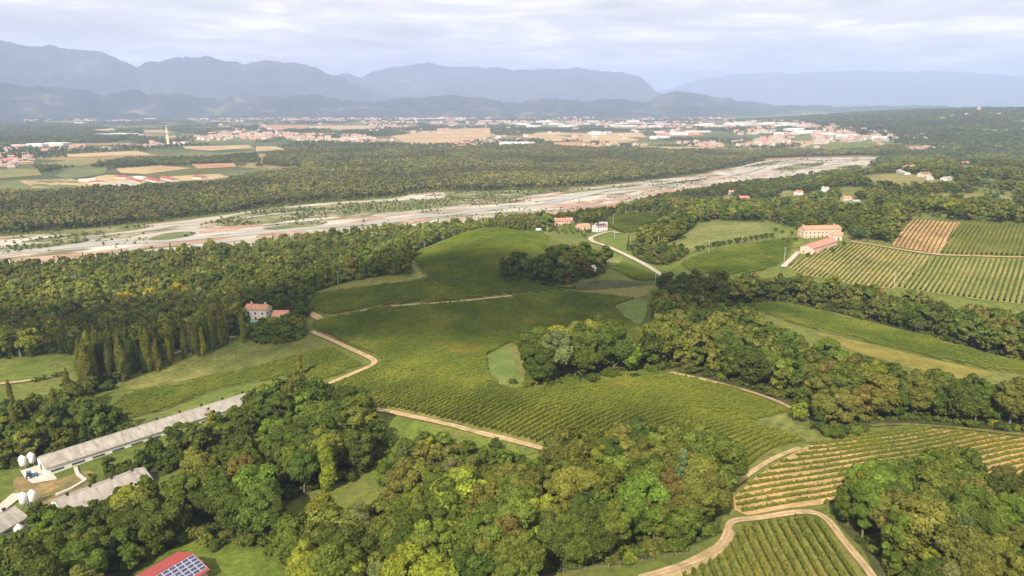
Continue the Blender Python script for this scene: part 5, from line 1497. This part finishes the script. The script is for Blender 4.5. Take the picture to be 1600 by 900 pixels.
# hedge shrubs along wood edges
def shrub_line(px_line, sp, h0, h1, colours, jit=1.5):
    w = P(*np.array(densify(px_line, 4, False)).T)[:, :2]
    s = np.concatenate([[0], np.cumsum(np.hypot(*np.diff(w, axis=0).T))])
    for t in np.arange(0, s[-1], sp):
        x, y = np.interp(t, s, w[:, 0]) + rng.normal(0, jit), np.interp(t, s, w[:, 1]) + rng.normal(0, jit)
        TREES.append(dict(wood='h', x=np.array([x]), y=np.array([y]), h=np.array([rng.uniform(h0, h1)]), ci=np.array([PN.index(str(rng.choice(colours)))]), kind=np.array(['shrub'], dtype=object)))
G = ['dark green', 'mid green', 'fresh green', 'olive green']
shrub_line([(1086,850),(1040,866),(1000,874),(900,888)], 4, 2, 3.6, G)
shrub_line([(810,604),(850,607),(940,594),(1050,583)], 4, 2, 4, G)
shrub_line([(1060,584),(1110,596),(1200,622),(1250,644)], 4, 2, 4, G)
shrub_line([(1285,680),(1330,680),(1375,662),(1470,666),(1600,679)], 4, 2.5, 4.5, G)
shrub_line([(1390,880),(1345,845),(1322,830)], 4, 2, 3.5, G)
shrub_line([(430,862),(370,846),(300,846),(250,864),(215,890)], 4, 2, 4, G)
shrub_line([(600,770),(606,720),(600,690)], 5, 2, 4, G)
shrub_line([(150,660),(180,672),(240,668),(300,655),(360,640)], 5, 2, 4, G)
shrub_line([(160,745),(200,735),(250,712)], 5, 2, 3.5, G)

def gather():
    D = {k: np.concatenate([t[k] for t in TREES]) for k in ('x', 'y', 'h', 'ci', 'kind')}
    D['wood'] = np.concatenate([np.array([t['wood']] * len(t['x']), dtype=object) for t in TREES])
    D['z'] = HT(D['x'], D['y'])
    return D
D = gather()
k = clear_of(D['x'], D['y'], 0.0, False)
D = {a: b[k] for a, b in D.items()}
u, v, dep = project(D['x'], D['y'], D['z'] + D['h'] * .6)
vis = (u > -20) & (u < 1620) & (v > 0) & (v < 960) & (dep > 10)
D['u'], D['v'], D['dep'] = u, v, dep
size = np.where(vis, D['h'] / dep, 0)
tint_all = PC[D['ci']] * rng.uniform(.82, 1.2, (len(u), 1)) * rng.uniform(.93, 1.07, (len(u), 3))
mean_left = {}
KNAME = {'broad': 'broadleaf_tree', 'poplar': 'poplar_tree', 'poplar1': 'poplar_tree', 'spruce': 'spruce_tree', 'shrub': 'shrub', 'orchard': 'young_tree'}
CAP = {'broad': 292, 'poplar': 100, 'poplar1': 5, 'spruce': 10, 'shrub': 140, 'orchard': 40}
used = np.zeros(len(u), bool)
BAND = ['front edge of', 'just inside', 'middle of', 'far half of', 'far edge of']
def place_tree(i, label, cat, group):
    kd = D['kind'][i]; key = {'poplar1': 'poplar'}.get(kd, kd)
    vs = HERO[key]; me, tm, H0 = vs[int(rng.integers(0, len(vs)))]
    s = D['h'][i] / H0
    o = empty(KNAME[kd], (D['x'][i], D['y'][i], D['z'][i]), float(rng.uniform(0, 6.28)), label=label, cat=cat, group=group)
    w = s * (rng.uniform(.95, 1.15) if kd != 'poplar1' else (1.45 if D['v'][i] > 650 else 1.05))
    o.scale = (w, w, s)
    c = bpy.data.objects.new('crown', me); c.parent = o; COL.objects.link(c)
    c['tint'] = [float(q) for q in tint_all[i]]
    t = bpy.data.objects.new('trunk', tm); t.parent = o; COL.objects.link(t)
for kd, cap in CAP.items():
    idx = np.where((D['kind'] == kd) & vis)[0]
    idx = idx[np.argsort(-size[idx])][:cap]
    used[idx] = True
    # neighbours by wood, depth band and colour, then order from the left
    groups = {}
    for wd in set(D['wood'][idx]):
        wi = idx[D['wood'][idx] == wd]
        r = D['dep'][wi].argsort().argsort()
        nb = 5 if len(wi) > 25 else (3 if len(wi) > 8 else 1)
        for q, i in enumerate(wi):
            b = int(r[q] * nb / len(wi)); b = b if nb == 5 else (b * 2 if nb == 3 else 2)
            groups.setdefault((wd, b, PN[D['ci'][i]]), []).append(i)
    for (wd, b, cn), ii in groups.items():
        ii.sort(key=lambda i: D['u'][i])
        for q, i in enumerate(ii):
            o_ = ('the only one' if len(ii) == 1 else '%s from the left' % ORD(q + 1) if q else 'leftmost')
            if kd == 'broad' and len(wd) > 1:
                lb = '%s round tree, %s, %s %s' % (cn, o_ if len(ii) > 1 else 'alone in colour', BAND[b], wd)
                gp = 'trees of ' + wd
            elif kd == 'broad':
                lb = {'g': 'golden yellow tree glowing in the left flood plain wood, %s' % o_, 'y': '%s small tree at a wood edge in the right half, %s' % (cn, o_), 'r': 'rust-coloured tree in the left flood plain wood',
                      'b': '%s tree by the hilltop vineyard and farmhouse, %s' % (cn, o_)}.get(wd, cn + ' tree'); gp = 'single coloured trees'
            elif kd == 'poplar': lb = 'slender %s poplar, %s, %s left of the farmhouse' % (cn, o_, ['among the nearest', 'among the near', 'among the middle', 'among the farther', 'among the farthest'][b]) if wd == 'p' else 'rust-brown narrow tree at the corner of the broad wood'; gp = 'poplars of the left row'
            elif kd == 'poplar1': lb = 'solitary pale columnar poplar ' + ('rising from the foreground clearing' if D['v'][i] > 650 else 'beside the left vineyard'); gp = 'solitary poplars'
            elif kd == 'spruce': lb = {'blue-green': 'blue-green spruce standing out in the foreground wood'}.get(cn, 'dark conical conifer, %s of the conifers' % o_); gp = 'conifers'
            elif kd == 'shrub': lb = '%s shrub, %s in %s line of shrubs at the wood edges' % (cn, o_, ['nearest', 'second', 'middle', 'fourth', 'farthest'][b]); gp = 'shrubs along the wood edges'
            else: lb = 'small round dark tree, %s, %s in the row by the right vineyard' % (o_, ['nearest', 'near', 'middle', 'far', 'farthest'][b]); gp = 'small round trees by the right vineyard'
            place_tree(i, lb, {'shrub': 'shrub'}.get(kd, 'tree'), gp)
ri = np.where(~used)[0]
def idx_for(kind, n_): return np.where(np.isin(kind, ['poplar', 'poplar1', 'spruce']), rng.integers(6, 8, n_), rng.integers(0, 6, n_))
for wd in sorted(set(D['wood'][ri])):
    q = ri[D['wood'][ri] == wd]
    nm = 'woodland' if len(wd) > 1 else 'undergrowth'
    sh = D['kind'][q] == 'shrub'
    scatter(nm, np.stack([D['x'][q], D['y'][q], D['z'][q] - .3], -1), D['h'][q], np.where(sh, 1.8, rng.uniform(.95, 1.2, len(q))), idx_for(D['kind'][q], len(q)), tint_all[q], C_MID,
            'remaining trees of ' + wd if len(wd) > 1 else 'scattered shrubs and small trees')
U = np.vstack(UND)
scatter('undergrowth', np.column_stack([U[:, 0], U[:, 1], HT(U[:, 0], U[:, 1]) - .2]), U[:, 2], rng.uniform(.9, 1.3, len(U)), rng.integers(0, 5, len(U)), U[:, 3:6], C_BUSH, 'bushes and saplings under the near woods')
print('near trees', len(u), 'stuff', len(ri))

def mass(name, label, px_poly, sp, h0, h1, weights, coll, nk, use_open=True, dens=None, buf=1.0, tall=None, tint_mul=1.0, wide=1.15):
    wp = poly_w(densify(px_poly, 10))
    x, y = jitter_grid(wp, sp)
    k = clear_of(x, y, buf, use_open)
    x, y = x[k], y[k]
    if dens: k = vnoise(x, y, dens[0], 11) * .65 + vnoise(x, y, dens[0] * .35, 12) * .35 > dens[1]; x, y = x[k], y[k]
    n = len(x)
    p = np.array([weights[q] for q in PN])
    # neighbouring trees share a tone
    tone = (vnoise(x, y, sp * 13, 21) - .5) * 1.3 + (vnoise(x, y, sp * 4, 22) - .5) * .5
    st = vnoise(x, y, sp * 17, 23)
    ci = rng.choice(len(PN), n, p=p / p.sum())
    tint = (PC[ci] * .78 + (np.outer(st, PC[PN.index('olive green')]) + np.outer(1 - st, PC[PN.index('dark green')])) * .22) * (1 + .5 * tone)[:, None] * rng.uniform(.75, 1.3, (n, 1)) * np.array(tint_mul)
    z = HT(x, y)
    h = rng.uniform(h0, h1, n) * (1 + .3 * tone)
    ki = rng.integers(0, nk, n)
    if nk == 8: ki = np.where(rng.random(n) < .42, rng.choice([4, 5, 6, 7, 6, 7], n), rng.integers(0, 6, n)); h = h * rng.uniform(.75, 1.15, n)
    scatter(name, np.stack([x, y, z - .3], -1), h, rng.uniform(.9, 1.1, n) * wide, ki, tint, coll, label)
    print(label, n)
# near bank of the river and the flood plain wood on the left
WFL = [(-90,436),(0,426),(100,420),(200,411),(300,402),(400,395),(500,381),(600,371),(740,358),(800,353),(850,350),(866,362),(800,360),(745,366),(690,378),(655,392),(640,402),(646,412),(640,430),(600,431),(540,441),(486,458),(475,470),(458,484),(380,486),(372,520),(330,530),(290,544),(230,565),(190,586),(150,596),(132,550),(60,556),(0,562),(-90,566)]
mass('woodland', 'flood plain wood between the river and the left meadows', WFL, 5.6, 9, 16, W_FLOOD, C_MID, 8, buf=.5, wide=.95, tint_mul=(1.25, 1.25, 1.25), dens=(42, .27))
mass('undergrowth', 'green thicket filling the flood plain wood', WFL, 6.0, 3, 6.5, W_FLOOD, C_BUSH, 5, buf=.5, wide=.8, tint_mul=(1.1, 1.25, 1.0))
mass('woodland', 'lighter trees on the slope left of the hilltop vineyard', [(480,450),(470,430),(560,395),(640,372),(700,362),(760,358),(740,367),(690,378),(655,392),(640,402),(646,412),(640,428),(600,430),(540,440)], 8, 6, 10, dict(W_FRONT, **{'fresh green': .4}), C_MID, 6, buf=.5)
mass('undergrowth', 'reeds and bushes on the near river bank', [(-90,432),(0,424),(200,408),(400,390),(600,369),(760,354),(850,349),(840,343),(760,349),(600,364),(400,388),(200,403),(0,417),(-90,424)], 6, 2, 5, W_FLOOD, C_FAR, 5, dens=(60, .42), use_open=False)
# wooded country on the right, behind the vineyards
BG = [(760,357),(830,346),(860,347),(960,332),(1000,318),(1060,306),(1120,296),(1200,285),(1270,278),(1330,268),(1362,256),(1388,246),(1400,238),(1500,240),(1720,240),(1720,352),(1600,350),(1500,345),(1425,339),(1392,380),(1340,378),(1316,376),(1305,362),(1250,360),(1200,348),(1120,344),(1085,350),(1060,375),(1036,384),(1000,386),(985,380),(1003,362),(1035,352),(1035,333),(985,333),(955,343),(945,350),(958,360),(940,372),(905,372),(880,366),(858,364),(800,361)]
mass('woodland', 'wooded farmland behind the right hand vineyards', BG, 9.0, 8, 14, W_HILL, C_MID, 6, dens=(70, .42), buf=2, tint_mul=(1.15, 1.12, 1.1))
mass('undergrowth', 'scrub between the right hand woods', BG, 9.0, 3, 5, dict(W_HILL, **{'olive green': .5}), C_FAR, 5, dens=(45, .35), buf=1)
mass('undergrowth', 'low bushes on the ground of the left valley', [(-90,640),(0,606),(60,598),(130,580),(128,552),(60,556),(0,562),(-90,566),(-90,540),(130,548),(300,535),(380,520),(380,500),(200,520),(-90,530)], 5, 2, 4, W_LEFT, C_FAR, 5, buf=0)
# river islets and the great wood beyond
for i, s_ in enumerate(ISLETS):
    mass('undergrowth', 'willow scrub on a river islet', s_, 8, 2, 5, W_RIVER, C_FAR, 5, use_open=False, dens=(40, .45), tint_mul=1.0)
WRV = [(-120,372),(-20,368),(0,366),(120,358),(250,345),(350,333),(430,321),(500,314),(560,310),(620,306),(650,299),(690,297),(760,299),(850,294),(900,291),(960,286),(1040,277),(1100,270),(1150,259),(1195,248),(1240,246),(1330,243),(1384,244),(1420,238),(1400,228),(1300,238),(1210,236),(1150,238),(1000,236),(880,232),(840,229),(700,233),(650,238),(560,233),(480,234),(400,238),(400,250),(300,245),(120,252),(110,262),(180,264),(230,272),(60,270),(30,266),(-120,266),(-120,288),(0,290),(60,307),(150,297),(215,294),(330,283),(430,268),(470,266),(480,270),(360,290),(330,296)]
WRV = [(-120,372),(-20,368),(0,366),(120,358),(250,345),(350,333),(430,321),(500,314),(560,310),(620,306),(650,299),(690,297),(760,299),(850,294),(900,291),(960,286),(1040,277),(1100,270),(1150,259),(1195,248),(1240,246),(1330,243),(1384,244),(1420,238),(1400,230),(1300,239),(1210,237),(1150,239),(1000,236),(880,232),(840,229),(700,234),(650,238),(560,234),(480,236),(420,243),(410,258),(475,264),(470,270),(365,284),(330,291),(215,297),(150,299),(60,309),(0,306),(-120,306)]
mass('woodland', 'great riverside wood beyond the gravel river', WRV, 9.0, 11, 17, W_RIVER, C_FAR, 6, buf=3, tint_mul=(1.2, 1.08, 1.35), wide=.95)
mass('undergrowth', 'low green edge of the riverside wood', [(-120,378),(0,370),(250,347),(430,324),(560,313),(690,301),(850,297),(1000,284),(1150,262),(1195,251),(1195,246),(1150,257),(1000,279),(850,290),(690,294),(560,306),(430,317),(250,340),(0,362),(-120,368)], 7, 3, 6, W_RIVER, C_FAR, 5, use_open=False)
mass('woodland', 'tree belts between the fields of the left plain', [(20,272),(60,262),(140,262),(200,250),(330,248),(400,240),(410,262),(320,258),(200,262),(160,268),(110,262),(60,272)], 10, 9, 13, W_RIVER, C_FAR, 6, dens=(160, .30))
mass('woodland', 'dark woods on the far left plain', [(-140,192),(0,190),(120,196),(225,207),(212,215),(170,224),(90,224),(60,228),(-140,232)], 13, 10, 15, W_HILL, C_DIST, 4, dens=(300, .22))
mass('woodland', 'hedges and tree belts of the wide plain', [(-160,300),(100,262),(400,262),(560,240),(800,232),(1000,236),(1220,234),(1300,222),(1420,214),(1200,186),(900,180),(500,180),(-160,180)], 19, 7, 13, W_HILL, C_DIST, 4, dens=(230, .56), buf=6)
# wooded hill on the right, laid out by distance
def hill_wood():
    n = 34000
    az = rng.uniform(math.atan(340 / FPX), math.atan(1010 / FPX), n); d = np.sqrt(rng.uniform(2150 ** 2, 6300 ** 2, n))
    px = 800 + FPX * np.tan(az)
    k = d > np.interp(px, [1140, 1250, 1330, 1450, 1700], [5200, 4200, 3100, 2300, 2050])
    x, y = (d * np.sin(az))[k], (d * np.cos(az))[k]
    k = clear_of(x, y, 4); x, y = x[k], y[k]
    k = vnoise(x, y, 260, 31) * .6 + vnoise(x, y, 90, 32) * .4 > .30; x, y = x[k], y[k]
    n = len(x); p = np.array([W_HILL[q] for q in PN]); ci = rng.choice(len(PN), n, p=p / p.sum())
    tone = vnoise(x, y, 150, 33) - .5
    scatter('woodland', np.stack([x, y, HT(x, y) - .4], -1), rng.uniform(10, 16, n), rng.uniform(1, 1.3, n), rng.integers(0, 4, n), PC[ci] * (1 + .5 * tone)[:, None] * rng.uniform(.85, 1.15, (n, 1)), C_DIST, 'woods covering the long low hill at the right')
hill_wood()
mass('undergrowth', 'scattered willow bushes on the gravel', RIVER, 12, 1.5, 4, W_RIVER, C_FAR, 5, use_open=False, dens=(55, .64), buf=0)

# ------------------------------------------------------------------ hills and mountains
m_hill = mat_noise('wooded_hills', [(0.010, 0.018, 0.012), (0.026, 0.036, 0.022), (0.14, 0.13, 0.07)], 0.0028, scale2=0.02, amt=.45, detail=10, lo=.40, hi=.70)
m_mount = mat_noise('mountain_slopes', [(0.018, 0.026, 0.020), (0.036, 0.046, 0.032), (0.17, 0.165, 0.14)], 0.0009, scale2=0.006, amt=.35, detail=10, lo=.42, hi=.75)
def ridge(name, prof, dist, front, back, mat, seed, label, rough=.35, wl=900.0, yoff=0.0):
    """prof: silhouette in the photograph, built at its true distance and height"""
    px = np.arange(prof[0][0], prof[-1][0] + 1, 2.5)
    py = np.interp(px, [p[0] for p in prof], [p[1] for p in prof])
    az = np.arctan((px - 800) / FPX)
    def fbm(x, y, s, sd):
        return sum(vnoise(x, y, s / 2 ** o, sd + o) / 2 ** o for o in range(5)) / 1.94
    jag = (fbm(px * 10, px * 0, 230, seed) - .5) * 12.0 * np.clip((px + 400) / 1 , 0, 1) + (.5 - abs(fbm(px * 10, px * 0, 150, seed + 7) - .5) * 2) * 5 * rough / .35 - 1.5
    _, dy, dz = raydir(px, py + jag * (.6 if wl < 1500 else .5))
    dx = (px - 800) / FPX
    horiz = np.hypot(dx, dy)
    top = CAMZ + dist * dz / horiz
    t = np.concatenate([np.linspace(0, 1, 34), np.linspace(1, 2, 12)[1:]])
    T, A = np.meshgrid(t, az, indexing='ij'); TOP = np.broadcast_to(top, T.shape)
    R = np.where(T <= 1, dist - front * (1 - T), dist + back * (T - 1))
    X, Y = R * np.sin(A), R * np.cos(A)
    prof_t = np.where(T <= 1, T ** 1.25, (2 - np.clip(T, 1, 2)) ** 1.1)
    sp = 1 - abs(2 * fbm(X, Y, wl, seed + 20) - 1) * 1.0           # ridged spurs
    Z = -46 + (TOP + 46) * prof_t
    env = np.clip(np.sin(np.pi * np.clip(T, 0, 1)), 0, 1)
    Z = Z - (TOP + 46) * rough * env * (1 - sp) * 1.3 + (TOP + 46) * .12 * env * (fbm(X, Y, wl * .4, seed + 40) - .5)
    Z = np.maximum(Z, -50 + 0 * Z)
    n, m = T.shape
    i, j = np.meshgrid(np.arange(n - 1), np.arange(m - 1), indexing='ij')
    F = np.stack([i * m + j, i * m + j + 1, (i + 1) * m + j + 1, (i + 1) * m + j], -1).reshape(-1, 4)
    me = np_mesh(name, np.stack([X.ravel(), Y.ravel(), Z.ravel()], -1), F, [mat], smooth=True)
    if me.polygons[len(F) // 3].normal.z < 0: me.flip_normals()
    return mobj(name, me, kind='structure', label=label)
ridge('hills', [(-260,130),(-60,128),(0,128),(30,127),(60,133),(100,137),(150,139),(190,147),(215,142),(230,139),(250,145),(290,145),(330,151),(400,149),(440,151),(490,148),(520,152),(560,156),(600,158),(620,153),(660,150),(700,148),(730,150),(760,152),(790,158),(812,161),(830,155),(850,153),(880,155),(905,158),(940,152),(975,156),(1010,160),(1060,164),(1120,168),(1200,176)], 8700, 1500, 1600, m_hill, 3, 'dark wooded foothills behind the plain', .6, 800)
ridge('hills', [(980,168),(1005,158),(1020,149),(1040,142),(1060,142),(1080,145),(1100,150),(1130,155),(1160,160),(1200,164),(1300,166),(1500,166),(1750,168)], 10500, 2000, 1500, m_hill, 9, 'paler rounded hills at the end of the plain', .3, 800)
ridge('mountains', [(-300,80),(-60,66),(0,63),(20,64),(40,62),(62,68),(85,74),(120,71),(150,77),(190,81),(212,90),(240,104),(262,97),(280,93),(310,90),(345,87),(370,93),(400,101),(415,98),(432,94),(455,96),(472,97),(500,103),(520,110),(545,121),(575,135),(600,146),(640,158),(700,168)], 12500, 3200, 2500, m_mount, 15, 'blue forested mountain range at the left', .6, 1900)
ridge('mountains', [(440,160),(500,132),(530,117),(555,115),(575,121),(590,113),(610,107),(640,102),(675,99),(700,104),(735,104),(760,105),(800,108),(850,107),(900,108),(940,110),(965,113),(988,119),(1005,130),(1020,144),(1045,160)], 15500, 4200, 3000, m_mount, 27, 'broad pale blue mountain in the middle distance', .35, 2600)
ridge('mountains', [(940,165),(1010,146),(1060,131),(1110,119),(1150,116),(1230,114),(1300,112),(1400,113),(1450,112),(1500,115),(1550,119),(1600,125),(1700,135),(1900,150)], 26000, 5000, 4000, m_mount, 33, 'faint far mountain wall at the right', .3, 3200)

# ------------------------------------------------------------------ air
HAZE_DENS = 9.5e-5
hb = MB(); hb.box((0, 0, (1290 - 62) / 2), (74000, 74000, 1290 + 62))
m_haze, nt = new_mat('haze_air')
pv = N(nt, 'ShaderNodeVolumePrincipled', {'Color': (0.50, 0.63, 0.96, 1), 'Density': HAZE_DENS, 'Anisotropy': 0.0})
N(nt, 'ShaderNodeOutputMaterial', {'Volume': pv.outputs[0]})
hz_o = hb.obj('haze', m_haze, kind='stuff', label='pale blue summer haze')

# ------------------------------------------------------------------ clouds overhead whose shadows drift over the land
def cloud(tx, ty, sx, sy, rot, seed, dens=.75):
    """a flat-bottomed cumulus placed so that its shadow lies round (tx, ty)"""
    z = 2050.0
    k = z / SUNDIR.z
    cx_, cy_ = tx + SUNDIR.x * k, ty + SUNDIR.y * k
    v, f = ico(5)
    r = np.random.default_rng(seed)
    n = sum((vnoise(v[:, 0] * 3 + v[:, 2] * 1.7 + 9, v[:, 1] * 3 - v[:, 2] * 1.3 + 9, 1.0 / 2 ** o, seed + o) - .5) / 1.7 ** o for o in range(5))
    v = v * (1 + .42 * n)[:, None]
    v[:, 2] = np.where(v[:, 2] < 0, v[:, 2] * .25, v[:, 2] * (1 + .5 * n))
    v = v * np.array([sx, sy, min(sx, sy) * .55])
    me = np_mesh('cloud', v, f, [m_cloud], smooth=True)
    o = mobj('cloud', me, loc=(cx_, cy_, z), kind='structure', label='low grey-white cloud drifting behind the viewer')
    o.rotation_euler.z = rot
m_cloud, nt = new_mat('cloud')
tn = N(nt, 'ShaderNodeTexNoise', {'Vector': N(nt, 'ShaderNodeTexCoord').outputs['Object'], 'Scale': 0.012, 'Detail': 7})
lw = N(nt, 'ShaderNodeLayerWeight', {'Blend': 0.4})
a_ = N(nt, 'ShaderNodeMath', {0: lw.outputs['Facing'], 1: -0.75}, operation='MULTIPLY')
a_ = N(nt, 'ShaderNodeMath', {0: a_.outputs[0], 1: tn.outputs['Fac']}, operation='ADD')
a_ = N(nt, 'ShaderNodeMapRange', {'Value': a_.outputs[0], 'From Min': -0.05, 'From Max': 0.45, 'To Max': 0.85})
df = N(nt, 'ShaderNodeBsdfDiffuse', {'Color': (.85, .85, .87, 1)}); tl = N(nt, 'ShaderNodeBsdfTranslucent', {'Color': (.9, .9, .92, 1)})
ms = N(nt, 'ShaderNodeMixShader', {0: .5, 1: df.outputs[0], 2: tl.outputs[0]}); tp = N(nt, 'ShaderNodeBsdfTransparent')
N(nt, 'ShaderNodeOutputMaterial', {'Surface': N(nt, 'ShaderNodeMixShader', {0: a_.outputs[0], 1: tp.outputs[0], 2: ms.outputs[0]}).outputs[0]})
cloud(-60, 400, 220, 74, 0.06, 3)
cloud(-300, 395, 95, 42, 0.1, 8)
